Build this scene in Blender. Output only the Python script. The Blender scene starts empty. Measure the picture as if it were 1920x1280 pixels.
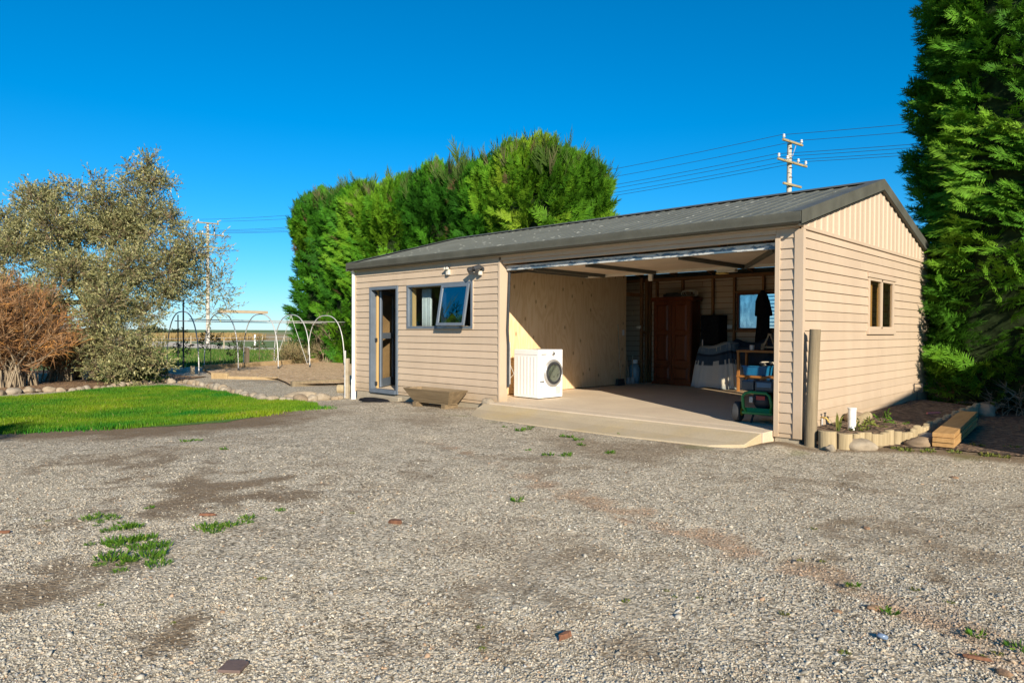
import bpy, math, random
import numpy as np
from mathutils import Matrix, Vector

random.seed(7)
rng = np.random.default_rng(11)
scene = bpy.context.scene
col = scene.collection

# ------------------------------------------------------------------ camera
CAM = np.array([3.083736, -8.028876, 1.238268])
YAW, PITCH, ROLL, FPX = 0.7651392, -0.0155177, 0.0043563, 1286.2
_fw = np.array([-math.sin(YAW)*math.cos(PITCH), math.cos(YAW)*math.cos(PITCH), math.sin(PITCH)])
_r = np.array([math.cos(YAW), math.sin(YAW), 0.0]); _u = np.cross(_r, _fw)
_R = math.cos(ROLL)*_r + math.sin(ROLL)*_u
_U = -math.sin(ROLL)*_r + math.cos(ROLL)*_u
cam_data = bpy.data.cameras.new('camera')
cam_data.sensor_width = 36.0
cam_data.lens = FPX/1920*36
cam_data.clip_start = 0.05
cam_data.clip_end = 6000
cam = bpy.data.objects.new('camera', cam_data)
col.objects.link(cam)
m = Matrix.Identity(4)
for i in range(3):
    m[i][0] = _R[i]; m[i][1] = _U[i]; m[i][2] = -_fw[i]; m[i][3] = CAM[i]
cam.matrix_world = m
scene.camera = cam

def ray(x, y): return _fw + (x-960)/FPX*_R - (y-640)/FPX*_U
def on_ground(x, y, z): d = ray(x, y); return CAM + (z-CAM[2])/d[2]*d
def at_depth(x, y, dep): return CAM + dep*ray(x, y)

# ------------------------------------------------------------------ light
SUN_EL = math.radians(22.5)
SUN_H = np.array([0.850, -0.527])            # horizontal direction towards the sun
world = bpy.data.worlds.new('World'); scene.world = world
world.use_nodes = True
wn = world.node_tree; wn.nodes.clear()
sky = wn.nodes.new('ShaderNodeTexSky'); sky.sky_type = 'NISHITA'
sky.sun_disc = False
sky.sun_elevation = SUN_EL
sky.sun_rotation = math.atan2(SUN_H[0], SUN_H[1])
sky.altitude = 0; sky.air_density = 1.0; sky.dust_density = 0.0; sky.ozone_density = 10.0
bg = wn.nodes.new('ShaderNodeBackground'); bg.inputs[1].default_value = 0.093
wo = wn.nodes.new('ShaderNodeOutputWorld')
hs = wn.nodes.new('ShaderNodeHueSaturation'); hs.inputs['Saturation'].default_value = 1.155; hs.inputs['Hue'].default_value = 0.487
wn.links.new(sky.outputs[0], hs.inputs['Color'])
wn.links.new(hs.outputs[0], bg.inputs[0]); wn.links.new(bg.outputs[0], wo.inputs[0])
sd = bpy.data.lights.new('sun', 'SUN'); sd.energy = 5.0; sd.angle = math.radians(0.5); sd.color = (1.0, 0.89, 0.72)
sun = bpy.data.objects.new('sun', sd); col.objects.link(sun)
trav = Vector((-SUN_H[0]*math.cos(SUN_EL), -SUN_H[1]*math.cos(SUN_EL), -math.sin(SUN_EL)))
sun.rotation_euler = trav.to_track_quat('-Z', 'Y').to_euler()
sun.location = (20, -11, 12)
vs = scene.view_settings
vs.view_transform = 'Standard'; vs.look = 'None'; vs.gamma = 1.0; vs.use_curve_mapping = False
vs.exposure = 0.62
scene.render.engine = 'CYCLES'
scene.render.resolution_x = 1024; scene.render.resolution_y = 682
scene.cycles.max_bounces = 8; scene.cycles.diffuse_bounces = 5; scene.cycles.transparent_max_bounces = 12

# ------------------------------------------------------------------ helpers
def smooth(a, b, x):
    t = np.clip((x-a)/(b-a), 0, 1); return t*t*(3-2*t)
def gz(x, y=0.0):
    """height of the yard: a gentle fall towards the lawn"""
    return -0.07 - 0.03*smooth(-4.5, -7.0, x) - 0.10*smooth(-7.0, -9.6, x)

def link(o, parent=None):
    col.objects.link(o)
    if parent is not None: o.parent = parent
    return o
def tag(o, label=None, cat=None, group=None, kind=None):
    if label: o['label'] = label
    if cat: o['category'] = cat
    if group: o['group'] = group
    if kind: o['kind'] = kind
    return o
def thing(name, label, cat, loc=(0, 0, 0), rz=0.0, group=None):
    o = bpy.data.objects.new(name, None); o.empty_display_size = 0.1
    o.location = loc; o.rotation_euler = (0, 0, rz); col.objects.link(o)
    return tag(o, label, cat, group)
def copy_tree(o, parent=None):
    c = o.copy(); col.objects.link(c); c.parent = parent
    for ch in o.children: copy_tree(ch, c)
    return c

class MB:
    def __init__(s): s.v = []; s.f = []
    def add(s, vs_, fs):
        b = len(s.v); s.v += [tuple(float(c) for c in p) for p in vs_]
        s.f += [tuple(i+b for i in f) for f in fs]; return s
    def box(s, x0, x1, y0, y1, z0, z1):
        return s.add([(x0,y0,z0),(x1,y0,z0),(x1,y1,z0),(x0,y1,z0),(x0,y0,z1),(x1,y0,z1),(x1,y1,z1),(x0,y1,z1)],
            [(0,3,2,1),(4,5,6,7),(0,1,5,4),(1,2,6,5),(2,3,7,6),(3,0,4,7)])
    def hexa(s, p):   # eight corners: bottom four ccw, top four ccw
        return s.add(p, [(0,3,2,1),(4,5,6,7),(0,1,5,4),(1,2,6,5),(2,3,7,6),(3,0,4,7)])
    def bar(s, a, b, w, h, up=(0,0,1)):
        a = np.array(a, float); b = np.array(b, float); d = b-a; d /= np.linalg.norm(d)
        sd_ = np.cross(d, up)
        if np.linalg.norm(sd_) < 1e-6: sd_ = np.cross(d, (1,0,0))
        sd_ /= np.linalg.norm(sd_); u = np.cross(sd_, d)
        p = [a-sd_*w/2-u*h/2, a+sd_*w/2-u*h/2, b+sd_*w/2-u*h/2, b-sd_*w/2-u*h/2,
             a-sd_*w/2+u*h/2, a+sd_*w/2+u*h/2, b+sd_*w/2+u*h/2, b-sd_*w/2+u*h/2]
        return s.hexa(p)
    def tube(s, pts, r, n=8, cap=True):
        pts = [np.array(p, float) for p in pts]
        rs = r if hasattr(r, '__len__') else [r]*len(pts)
        b = len(s.v); prev = None
        for i, p in enumerate(pts):
            d = pts[min(i+1, len(pts)-1)] - pts[max(i-1, 0)]; d /= (np.linalg.norm(d)+1e-12)
            if prev is None:
                a = np.cross(d, (0,0,1)) if abs(d[2]) < 0.9 else np.cross(d, (1,0,0))
            else: a = prev - d*np.dot(prev, d)
            a /= (np.linalg.norm(a)+1e-12); prev = a; c = np.cross(d, a)
            for k in range(n):
                t = 2*math.pi*k/n; s.v.append(tuple(p + rs[i]*(math.cos(t)*a + math.sin(t)*c)))
        for i in range(len(pts)-1):
            for k in range(n):
                s.f.append((b+i*n+k, b+i*n+(k+1)%n, b+(i+1)*n+(k+1)%n, b+(i+1)*n+k))
        if cap:
            s.f.append(tuple(b+k for k in range(n))[::-1]); e = b+(len(pts)-1)*n
            s.f.append(tuple(e+k for k in range(n)))
        return s
    def lathe(s, prof, n=24, o=(0,0,0), axis='z'):
        """prof: (radius, height) along axis"""
        b = len(s.v)
        for r_, h in prof:
            for k in range(n):
                t = 2*math.pi*k/n; c, q = r_*math.cos(t), r_*math.sin(t)
                p = {'z': (c, q, h), 'x': (h, c, q), 'y': (q, h, c)}[axis]
                s.v.append((p[0]+o[0], p[1]+o[1], p[2]+o[2]))
        for i in range(len(prof)-1):
            for k in range(n):
                s.f.append((b+i*n+k, b+i*n+(k+1)%n, b+(i+1)*n+(k+1)%n, b+(i+1)*n+k))
        s.f.append(tuple(b+k for k in range(n))[::-1]); e = b+(len(prof)-1)*n
        s.f.append(tuple(e+k for k in range(n)))
        return s
    def prism(s, poly, axis, a0, a1):
        """extrude polygon of 2-D points along axis ('x': pts are (y,z); 'y': (x,z); 'z': (x,y))"""
        n = len(poly)
        def P(q, a): return {'x': (a, q[0], q[1]), 'y': (q[0], a, q[1]), 'z': (q[0], q[1], a)}[axis]
        vv = [P(q, a0) for q in poly] + [P(q, a1) for q in poly]
        ff = [tuple(range(n))[::-1], tuple(range(n, 2*n))] + [(i, (i+1)%n, n+(i+1)%n, n+i) for i in range(n)]
        return s.add(vv, ff)
    def build(s, name, mat, parent=None, smooth=False, bevel=0.0, loc=None, rz=None, fix=True):
        me = bpy.data.meshes.new(name); me.from_pydata(s.v, [], s.f)
        if fix:
            import bmesh
            bm = bmesh.new(); bm.from_mesh(me); bmesh.ops.recalc_face_normals(bm, faces=bm.faces); bm.to_mesh(me); bm.free()
        if smooth:
            me.polygons.foreach_set('use_smooth', [True]*len(me.polygons))
        me.materials.append(mat); me.update()
        o = bpy.data.objects.new(name, me); link(o, parent)
        if loc is not None: o.location = loc
        if rz is not None: o.rotation_euler = (0, 0, rz)
        if smooth == 'auto':
            try:
                me.set_sharp_from_angle(angle=math.radians(35))
            except Exception: pass
        if bevel:
            b = o.modifiers.new('bevel', 'BEVEL'); b.width = bevel; b.segments = 2; b.limit_method = 'ANGLE'; b.angle_limit = math.radians(40)
        return o

def raw(name, V, F, mat, parent=None, colr=None, smooth=False):
    """mesh from numpy arrays; F is (n,3) or (n,4); colr (nv,3) is a point colour attribute"""
    V = np.ascontiguousarray(V, np.float32); F = np.ascontiguousarray(F, np.int32); k = F.shape[1]
    me = bpy.data.meshes.new(name)
    me.vertices.add(len(V)); me.vertices.foreach_set('co', V.ravel())
    me.loops.add(F.size); me.loops.foreach_set('vertex_index', F.ravel())
    me.polygons.add(len(F)); me.polygons.foreach_set('loop_start', np.arange(0, F.size, k, dtype=np.int32))
    me.update(calc_edges=True)
    if smooth: me.polygons.foreach_set('use_smooth', np.ones(len(F), bool))
    if colr is not None:
        a = me.color_attributes.new('Col', 'FLOAT_COLOR', 'POINT')
        c4 = np.ones((len(V), 4), np.float32); c4[:, :3] = colr
        a.data.foreach_set('color', c4.ravel())
    me.materials.append(mat)
    o = bpy.data.objects.new(name, me); return link(o, parent)

# ------------------------------------------------------------------ materials
def newmat(name):
    mt = bpy.data.materials.new(name); mt.use_nodes = True
    nt = mt.node_tree; b = nt.nodes['Principled BSDF']; return mt, nt, b
def nd(nt, t, **kw):
    n = nt.nodes.new(t)
    for k, v in kw.items():
        if k in n.inputs: n.inputs[k].default_value = v
        else: setattr(n, k, v)
    return n
def ramp(nt, stops, fac, interp='LINEAR'):
    r_ = nt.nodes.new('ShaderNodeValToRGB'); cr = r_.color_ramp; cr.interpolation = interp
    while len(cr.elements) < len(stops): cr.elements.new(0.5)
    for e, (p, c) in zip(cr.elements, stops): e.position = p; e.color = (c[0], c[1], c[2], 1)
    nt.links.new(fac, r_.inputs[0]); return r_.outputs[0]
def mixc(nt, fac, a, b, mode='MIX'):
    mx = nt.nodes.new('ShaderNodeMix'); mx.data_type = 'RGBA'; mx.blend_type = mode
    for s_, v in ((0, fac), (6, a), (7, b)):
        if hasattr(v, 'links') or hasattr(v, 'is_linked'): nt.links.new(v, mx.inputs[s_])
        elif s_ == 0: mx.inputs[0].default_value = v
        else: mx.inputs[s_].default_value = (v[0], v[1], v[2], 1)
    return mx.outputs[2]
def coords(nt, kind='Object', scale=(1, 1, 1), rot=(0, 0, 0)):
    if kind == 'World':
        o = nt.nodes.new('ShaderNodeNewGeometry').outputs['Position']
    else:
        o = nt.nodes.new('ShaderNodeTexCoord').outputs[kind]
    mp = nt.nodes.new('ShaderNodeMapping'); mp.inputs['Scale'].default_value = scale; mp.inputs['Rotation'].default_value = rot
    nt.links.new(o, mp.inputs[0]); return mp.outputs[0]
def noise(nt, vec, scale, detail=4, rough=0.6, out='Fac'):
    n = nd(nt, 'ShaderNodeTexNoise', Scale=scale, Detail=detail, Roughness=rough); nt.links.new(vec, n.inputs['Vector']); return n.outputs[out]
def vor(nt, vec, scale, out='Color', feature='F1'):
    n = nd(nt, 'ShaderNodeTexVoronoi', Scale=scale); n.feature = feature; nt.links.new(vec, n.inputs['Vector']); return n.outputs[out]
def bump(nt, b, h, strength=0.3, dist=0.01):
    bp = nd(nt, 'ShaderNodeBump', Strength=strength, Distance=dist); nt.links.new(h, bp.inputs['Height']); nt.links.new(bp.outputs[0], b.inputs['Normal']); return bp
def mth(nt, op, a, b=None):
    n = nt.nodes.new('ShaderNodeMath'); n.operation = op
    for i, v in enumerate((a, b)):
        if v is None: continue
        if hasattr(v, 'is_linked'): nt.links.new(v, n.inputs[i])
        else: n.inputs[i].default_value = v
    return n.outputs[0]

def simple(name, c, rough=0.6, metal=0.0, var=0.12, scale=6.0, bmp=0.0, bscale=40.0, spec=0.5, per_obj=0.0, stretch=(1, 1, 1), c2=None):
    mt, nt, b = newmat(name)
    v = coords(nt, 'World', stretch)
    n = noise(nt, v, scale, 5)
    lo = tuple(x*(1-var) for x in c); hi = c2 if c2 else tuple(min(1, x*(1+var)) for x in c)
    out = ramp(nt, [(0.3, lo), (0.7, hi)], n)
    if per_obj:
        oi = nt.nodes.new('ShaderNodeObjectInfo')
        mr = nd(nt, 'ShaderNodeMapRange'); nt.links.new(oi.outputs['Random'], mr.inputs[0])
        mr.inputs[3].default_value = 1-per_obj; mr.inputs[4].default_value = 1+per_obj
        hsv = nt.nodes.new('ShaderNodeHueSaturation'); nt.links.new(mr.outputs[0], hsv.inputs['Value']); nt.links.new(out, hsv.inputs['Color']); out = hsv.outputs[0]
    nt.links.new(out, b.inputs['Base Color'])
    b.inputs['Roughness'].default_value = rough; b.inputs['Metallic'].default_value = metal
    b.inputs['Specular IOR Level'].default_value = spec
    if bmp: bump(nt, b, noise(nt, v, bscale, 4), bmp, 0.01)
    return mt

def wood(name, lo, hi, axis=2, scale=9.0, rough=0.7, knots=False, bmp=0.25, coord='World'):
    """grain runs along axis"""
    mt, nt, b = newmat(name)
    st = [1, 1, 1]; st[axis] = 0.06
    v = coords(nt, coord, tuple(st))
    n1 = noise(nt, v, scale, 6, 0.65)
    n2 = noise(nt, v, scale*6, 3, 0.6)
    f = mth(nt, 'ADD', mth(nt, 'MULTIPLY', n1, 0.7), mth(nt, 'MULTIPLY', n2, 0.3))
    c = ramp(nt, [(0.32, lo), (0.66, hi)], f)
    nt.links.new(c, b.inputs['Base Color']); b.inputs['Roughness'].default_value = rough
    b.inputs['Specular IOR Level'].default_value = 0.3
    if bmp: bump(nt, b, f, bmp, 0.006)
    return mt

def glass(name, tint=(0.9, 0.95, 1.0), refl=1.0, ior=1.5, rough=0.0):
    mt, nt, b = newmat(name); nt.nodes.remove(b)
    out = nt.nodes['Material Output']
    tr = nd(nt, 'ShaderNodeBsdfTransparent'); tr.inputs[0].default_value = (*tint, 1)
    gl = nd(nt, 'ShaderNodeBsdfGlossy'); gl.inputs['Roughness'].default_value = rough
    fr = nd(nt, 'ShaderNodeFresnel', IOR=ior)
    bf = nt.nodes.new('ShaderNodeNewGeometry').outputs['Backfacing']
    f = mth(nt, 'MULTIPLY', mth(nt, 'MULTIPLY', fr.outputs[0], refl), mth(nt, 'SUBTRACT', 1.0, bf))
    mx = nt.nodes.new('ShaderNodeMixShader'); nt.links.new(f, mx.inputs[0]); nt.links.new(tr.outputs[0], mx.inputs[1]); nt.links.new(gl.outputs[0], mx.inputs[2])
    nt.links.new(mx.outputs[0], out.inputs[0]); return mt

def leafmat(name, rough=0.55, trans=0.25):
    """colour comes from the per-leaf colour attribute"""
    mt, nt, b = newmat(name)
    a = nt.nodes.new('ShaderNodeVertexColor'); a.layer_name = 'Col'
    nt.links.new(a.outputs[0], b.inputs['Base Color']); b.inputs['Roughness'].default_value = rough
    b.inputs['Specular IOR Level'].default_value = 0.12
    tl = nt.nodes.new('ShaderNodeBsdfTranslucent'); nt.links.new(a.outputs[0], tl.inputs[0])
    mx = nt.nodes.new('ShaderNodeMixShader'); mx.inputs[0].default_value = trans
    nt.links.new(b.outputs[0], mx.inputs[1]); nt.links.new(tl.outputs[0], mx.inputs[2])
    nt.links.new(mx.outputs[0], nt.nodes['Material Output'].inputs[0]); return mt

M = {}
def paint_beige():
    mt, nt, b = newmat('beige_paint')
    v = coords(nt, 'World'); vs_ = coords(nt, 'World', (1.2, 1.2, 0.25))
    base = ramp(nt, [(0.3, (0.488, 0.376, 0.272)), (0.7, (0.538, 0.420, 0.306))], noise(nt, vs_, 2.5, 5))
    dirt = ramp(nt, [(0.56, (0, 0, 0)), (0.80, (1, 1, 1))], noise(nt, coords(nt, 'World', (5, 5, 0.7)), 2.2, 5))
    c = mixc(nt, mth(nt, 'MULTIPLY', dirt, 0.28), base, (0.40, 0.30, 0.20))
    # splash-back grime on the lowest boards
    sep = nt.nodes.new('ShaderNodeSeparateXYZ'); nt.links.new(nt.nodes.new('ShaderNodeNewGeometry').outputs['Position'], sep.inputs[0])
    low = ramp(nt, [(0.0, (1, 1, 1)), (1.0, (0, 0, 0))], mth(nt, 'ADD', mth(nt, 'MULTIPLY', sep.outputs[2], 2.6), mth(nt, 'SUBTRACT', noise(nt, v, 6.0, 4), 0.45)))
    c = mixc(nt, mth(nt, 'MULTIPLY', low, 0.6), c, (0.34, 0.25, 0.15))
    # flaked spots
    fl = ramp(nt, [(0.735, (0, 0, 0)), (0.76, (1, 1, 1))], noise(nt, v, 14, 3, 0.7))
    c = mixc(nt, mth(nt, 'MULTIPLY', fl, 0.35), c, (0.34, 0.30, 0.25))
    oi = nt.nodes.new('ShaderNodeObjectInfo'); mr = nd(nt, 'ShaderNodeMapRange'); nt.links.new(oi.outputs['Random'], mr.inputs[0])
    mr.inputs[3].default_value = 0.955; mr.inputs[4].default_value = 1.035
    hsv = nt.nodes.new('ShaderNodeHueSaturation'); nt.links.new(mr.outputs[0], hsv.inputs['Value']); nt.links.new(c, hsv.inputs['Color'])
    nt.links.new(hsv.outputs[0], b.inputs['Base Color']); b.inputs['Roughness'].default_value = 0.55
    bump(nt, b, noise(nt, coords(nt, 'World', (1, 1, 6)), 30, 3), 0.12, 0.004); return mt
M['beige'] = paint_beige()
M['flash'] = simple('flashing_steel', (0.092, 0.092, 0.076), 0.55, 0.0, 0.2, 3.0, 0.04, spec=0.3)
M['soffit_steel'] = simple('zinc_sheet', (0.35, 0.35, 0.36), 0.45, 0.6, 0.2, 2)
M['white_pipe'] = simple('white_plastic', (0.78, 0.77, 0.73), 0.4, 0, 0.08, 5)
M['alum'] = simple('grey_aluminium', (0.135, 0.165, 0.205), 0.45, 0.1, 0.12, 4)
M['concrete'] = None
def concretemat(name, lo, hi, stain):
    mt, nt, b = newmat(name)
    v = coords(nt, 'World')
    base = ramp(nt, [(0.3, lo), (0.7, hi)], noise(nt, v, 1.1, 7, 0.65))
    st = ramp(nt, [(0.48, (0, 0, 0)), (0.72, (1, 1, 1))], noise(nt, coords(nt, 'World', (1, 1, 1), (0, 0, 0.6)), 0.9, 5))
    c = mixc(nt, mth(nt, 'MULTIPLY', st, 0.55), base, stain)
    fine = noise(nt, v, 90, 3)
    c = mixc(nt, 0.35, c, ramp(nt, [(0.35, (0.25, 0.24, 0.22)), (0.65, (0.62, 0.58, 0.5))], fine), 'OVERLAY')
    nt.links.new(c, b.inputs['Base Color']); b.inputs['Roughness'].default_value = 0.85
    bump(nt, b, mth(nt, 'ADD', fine, mth(nt, 'MULTIPLY', noise(nt, v, 8, 4), 0.6)), 0.25, 0.004); return mt
M['slab'] = concretemat('floor_concrete', (0.58, 0.485, 0.365), (0.68, 0.575, 0.445), (0.52, 0.43, 0.32))
M['apron'] = concretemat('apron_concrete', (0.42, 0.345, 0.235), (0.52, 0.435, 0.31), (0.52, 0.375, 0.14))
M['plinth'] = concretemat('plinth_concrete', (0.30, 0.26, 0.20), (0.42, 0.37, 0.29), (0.24, 0.21, 0.15))
def flat2(nt, i, j, si=1.0, sj=1.0):
    """2-D coordinates taken from two world axes"""
    sp = nt.nodes.new('ShaderNodeSeparateXYZ'); nt.links.new(nt.nodes.new('ShaderNodeNewGeometry').outputs['Position'], sp.inputs[0])
    cb = nt.nodes.new('ShaderNodeCombineXYZ'); nt.links.new(mth(nt, 'MULTIPLY', sp.outputs[i], si), cb.inputs[0]); nt.links.new(mth(nt, 'MULTIPLY', sp.outputs[j], sj), cb.inputs[1]); return cb.outputs[0]
def plymat():
    mt, nt, b = newmat('plywood')
    n1 = nd(nt, 'ShaderNodeTexNoise', Scale=1.5, Detail=2.0, Roughness=0.45, Distortion=0.35); nt.links.new(flat2(nt, 1, 2, 1.7, 0.38), n1.inputs['Vector'])
    con = mth(nt, 'MULTIPLY', mth(nt, 'ADD', mth(nt, 'SINE', mth(nt, 'MULTIPLY', n1.outputs['Fac'], 85.0)), 1.0), 0.5)
    n2 = noise(nt, flat2(nt, 1, 2, 1, 0.03), 70, 3)
    n3 = noise(nt, flat2(nt, 1, 2, 1, 0.4), 2.2, 4)
    f = mth(nt, 'ADD', mth(nt, 'ADD', mth(nt, 'MULTIPLY', con, 0.26), mth(nt, 'MULTIPLY', n2, 0.30)), mth(nt, 'MULTIPLY', n3, 0.44))
    c = ramp(nt, [(0.2, (0.66, 0.44, 0.23)), (0.5, (0.78, 0.565, 0.33)), (0.8, (0.83, 0.635, 0.41))], f)
    v2 = nd(nt, 'ShaderNodeTexVoronoi', Scale=2.6); v2.voronoi_dimensions = '2D'; nt.links.new(flat2(nt, 1, 2, 1.35, 0.8), v2.inputs['Vector'])
    sp = nt.nodes.new('ShaderNodeSeparateColor'); nt.links.new(v2.outputs['Color'], sp.inputs[0])
    kc = mth(nt, 'MULTIPLY', ramp(nt, [(0.05, (1, 1, 1)), (0.10, (0, 0, 0))], v2.outputs['Distance']), mth(nt, 'GREATER_THAN', sp.outputs[0], 0.62))
    c = mixc(nt, mth(nt, 'MULTIPLY', kc, 0.6), c, (0.20, 0.10, 0.04))
    nt.links.new(c, b.inputs['Base Color']); b.inputs['Roughness'].default_value = 0.6
    b.inputs['Specular IOR Level'].default_value = 0.3; return mt
M['ply'] = plymat()
def roofmat():
    mt, nt, b = newmat('roof_steel')
    v = coords(nt, 'World')
    base = ramp(nt, [(0.3, (0.100, 0.104, 0.085)), (0.7, (0.135, 0.140, 0.116))], noise(nt, v, 1.4, 6))
    c = base
    for sc, th in ((7.0, 0.40), (3.2, 0.55)):
        vo = nd(nt, 'ShaderNodeTexVoronoi', Scale=sc); vo.voronoi_dimensions = '2D'; nt.links.new(flat2(nt, 0, 1, 1.0, 0.6), vo.inputs['Vector'])
        sp = nt.nodes.new('ShaderNodeSeparateColor'); nt.links.new(vo.outputs['Color'], sp.inputs[0])
        k = mth(nt, 'MULTIPLY', ramp(nt, [(0.07, (1, 1, 1)), (0.12, (0, 0, 0))], mth(nt, 'ADD', vo.outputs['Distance'], mth(nt, 'MULTIPLY', mth(nt, 'SUBTRACT', noise(nt, v, 30, 3), 0.5), 0.10))), mth(nt, 'GREATER_THAN', sp.outputs[0], th))
        c = mixc(nt, mth(nt, 'MULTIPLY', k, 0.38), c, (0.46, 0.46, 0.39))
    nt.links.new(c, b.inputs['Base Color']); b.inputs['Roughness'].default_value = 0.7; b.inputs['Specular IOR Level'].default_value = 0.25
    bump(nt, b, noise(nt, v, 25, 3), 0.05, 0.004); return mt
M['roof'] = roofmat()
M['stud'] = wood('stud_timber', (0.16, 0.075, 0.028), (0.34, 0.17, 0.07), 2, 12)
M['rail'] = wood('rail_timber', (0.14, 0.07, 0.03), (0.28, 0.14, 0.06), 0, 12)
M['wardrobe'] = wood('wardrobe_timber', (0.075, 0.020, 0.008), (0.16, 0.044, 0.016), 2, 8, 0.35, bmp=0.08)
M['shelf'] = wood('shelf_timber', (0.34, 0.15, 0.045), (0.50, 0.24, 0.08), 0, 9, 0.5)
M['greywood'] = wood('weathered_timber', (0.13, 0.10, 0.062), (0.29, 0.23, 0.145), 2, 14, 0.85, bmp=0.5)
M['log'] = wood('treated_log', (0.27, 0.205, 0.115), (0.46, 0.37, 0.225), 2, 16, 0.85, bmp=0.5)
M['trough'] = wood('trough_timber', (0.13, 0.092, 0.052), (0.28, 0.205, 0.12), 0, 11, 0.8, bmp=0.4)
M['plank'] = wood('sawn_plank', (0.34, 0.185, 0.065), (0.52, 0.315, 0.13), 1, 12, 0.7, bmp=0.3)
M['sleeper'] = wood('sleeper_timber', (0.30, 0.21, 0.11), (0.47, 0.35, 0.20), 1, 10, 0.85, bmp=0.4)
M['oldboard'] = wood('old_board', (0.30, 0.24, 0.16), (0.50, 0.42, 0.30), 1, 10, 0.85)
M['blond'] = wood('blond_timber', (0.48, 0.30, 0.12), (0.62, 0.42, 0.19), 2, 10, 0.6)
M['galv'] = simple('galvanised_steel', (0.55, 0.55, 0.54), 0.5, 0.25, 0.2, 9)
M['dark_steel'] = simple('dark_steel', (0.045, 0.05, 0.055), 0.5, 0.4, 0.25, 8)
M['door_under'] = simple('door_underside', (0.50, 0.40, 0.30), 0.6, 0, 0.12, 2.0)
def flaky():
    mt, nt, b = newmat('flaking_paint')
    v = coords(nt, 'World', (1.0, 3, 3))
    f = ramp(nt, [(0.47, (0, 0, 0)), (0.53, (1, 1, 1))], noise(nt, v, 3.4, 5, 0.7))
    c = mixc(nt, f, (0.10, 0.16, 0.22), (0.52, 0.53, 0.52))
    nt.links.new(c, b.inputs['Base Color']); b.inputs['Roughness'].default_value = 0.5; bump(nt, b, f, 0.5, 0.004); return mt
M['flaky'] = flaky()
M['lintel'] = simple('lintel_paint', (0.40, 0.36, 0.32), 0.5, 0, 0.1, 3)
M['white'] = simple('white_enamel', (0.80, 0.80, 0.79), 0.28, 0, 0.02, 3)
M['machine_grey'] = simple('silver_plastic', (0.45, 0.44, 0.43), 0.3, 0.5, 0.05, 5)
M['black'] = simple('black_plastic', (0.04, 0.042, 0.046), 0.3, 0, 0.3, 9)
M['blackcloth'] = simple('black_cloth', (0.012, 0.012, 0.014), 0.95, 0, 0.4, 14, 0.3, 60, 0.1)
M['darkcloth'] = simple('navy_cover', (0.03, 0.045, 0.07), 0.7, 0, 0.35, 7, 0.4, 12, 0.3)
M['ink'] = simple('dark_print', (0.03, 0.03, 0.035), 0.5, 0, 0.1, 9)
M['bluelabel'] = simple('blue_sticker', (0.16, 0.55, 0.75), 0.5, 0, 0.1, 9)
M['vent'] = simple('vent_grey', (0.46, 0.43, 0.42), 0.6, 0, 0.1, 9)
M['drum'] = simple('drum_steel', (0.42, 0.44, 0.39), 0.5, 0.1, 0.2, 9)
M['bluebox'] = simple('blue_plastic', (0.015, 0.20, 0.52), 0.4, 0, 0.1, 6)
M['green'] = simple('green_enamel', (0.018, 0.19, 0.045), 0.35, 0, 0.1, 6)
M['yellow'] = simple('yellow_rubber', (0.62, 0.46, 0.03), 0.5, 0, 0.15, 9)
M['yellowlabel'] = simple('yellow_wrap', (0.60, 0.42, 0.12), 0.6, 0, 0.3, 16)
M['red'] = simple('red_sticker', (0.45, 0.05, 0.04), 0.5, 0, 0.2, 20)
M['rubber'] = simple('tyre_rubber', (0.028, 0.03, 0.034), 0.8, 0, 0.2, 12, 0.3, 60)
M['gas'] = simple('gas_bottle_paint', (0.20, 0.33, 0.40), 0.4, 0.1, 0.15, 6)
M['cream'] = simple('cream_plastic', (0.62, 0.58, 0.50), 0.5, 0, 0.1, 9)
M['curtain'] = simple('pale_curtain', (0.62, 0.66, 0.64), 0.9, 0, 0.1, 8)
M['pole'] = wood('pole_timber', (0.36, 0.32, 0.27), (0.60, 0.55, 0.48), 2, 4, 0.85)
M['arm'] = wood('crossarm_timber', (0.24, 0.18, 0.09), (0.40, 0.32, 0.18), 1, 6, 0.85)
M['porcelain'] = simple('porcelain', (0.62, 0.60, 0.57), 0.3, 0, 0.05, 9)
M['wire'] = simple('wire', (0.02, 0.02, 0.025), 0.6, 0.2, 0.1, 3)
M['pane'] = glass('window_pane', (0.86, 0.90, 0.91), 1.5, 1.5)
M['sash_pane'] = glass('sash_pane', (0.62, 0.72, 0.80), 5.0, 1.6)
M['side_pane'] = glass('dusty_pane', (0.86, 0.82, 0.74), 0.6, 1.45, 0.03)
M['door_pane'] = glass('machine_glass', (0.80, 0.84, 0.78), 1.0, 1.45)
def frosted():
    mt, nt, b = newmat('grimy_pane'); nt.nodes.remove(b)
    tr = nd(nt, 'ShaderNodeBsdfTransparent'); tr.inputs[0].default_value = (0.75, 0.86, 0.92, 1)
    tl = nd(nt, 'ShaderNodeBsdfTranslucent'); tl.inputs[0].default_value = (0.75, 0.84, 0.90, 1)
    f = ramp(nt, [(0.35, (0.25, 0.25, 0.25)), (0.7, (0.6, 0.6, 0.6))], noise(nt, coords(nt, 'World', (3, 3, 1)), 5, 5))
    mx = nt.nodes.new('ShaderNodeMixShader'); nt.links.new(f, mx.inputs[0]); nt.links.new(tr.outputs[0], mx.inputs[1]); nt.links.new(tl.outputs[0], mx.inputs[2])
    nt.links.new(mx.outputs[0], nt.nodes['Material Output'].inputs[0]); return mt
M['grimy'] = frosted()
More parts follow.
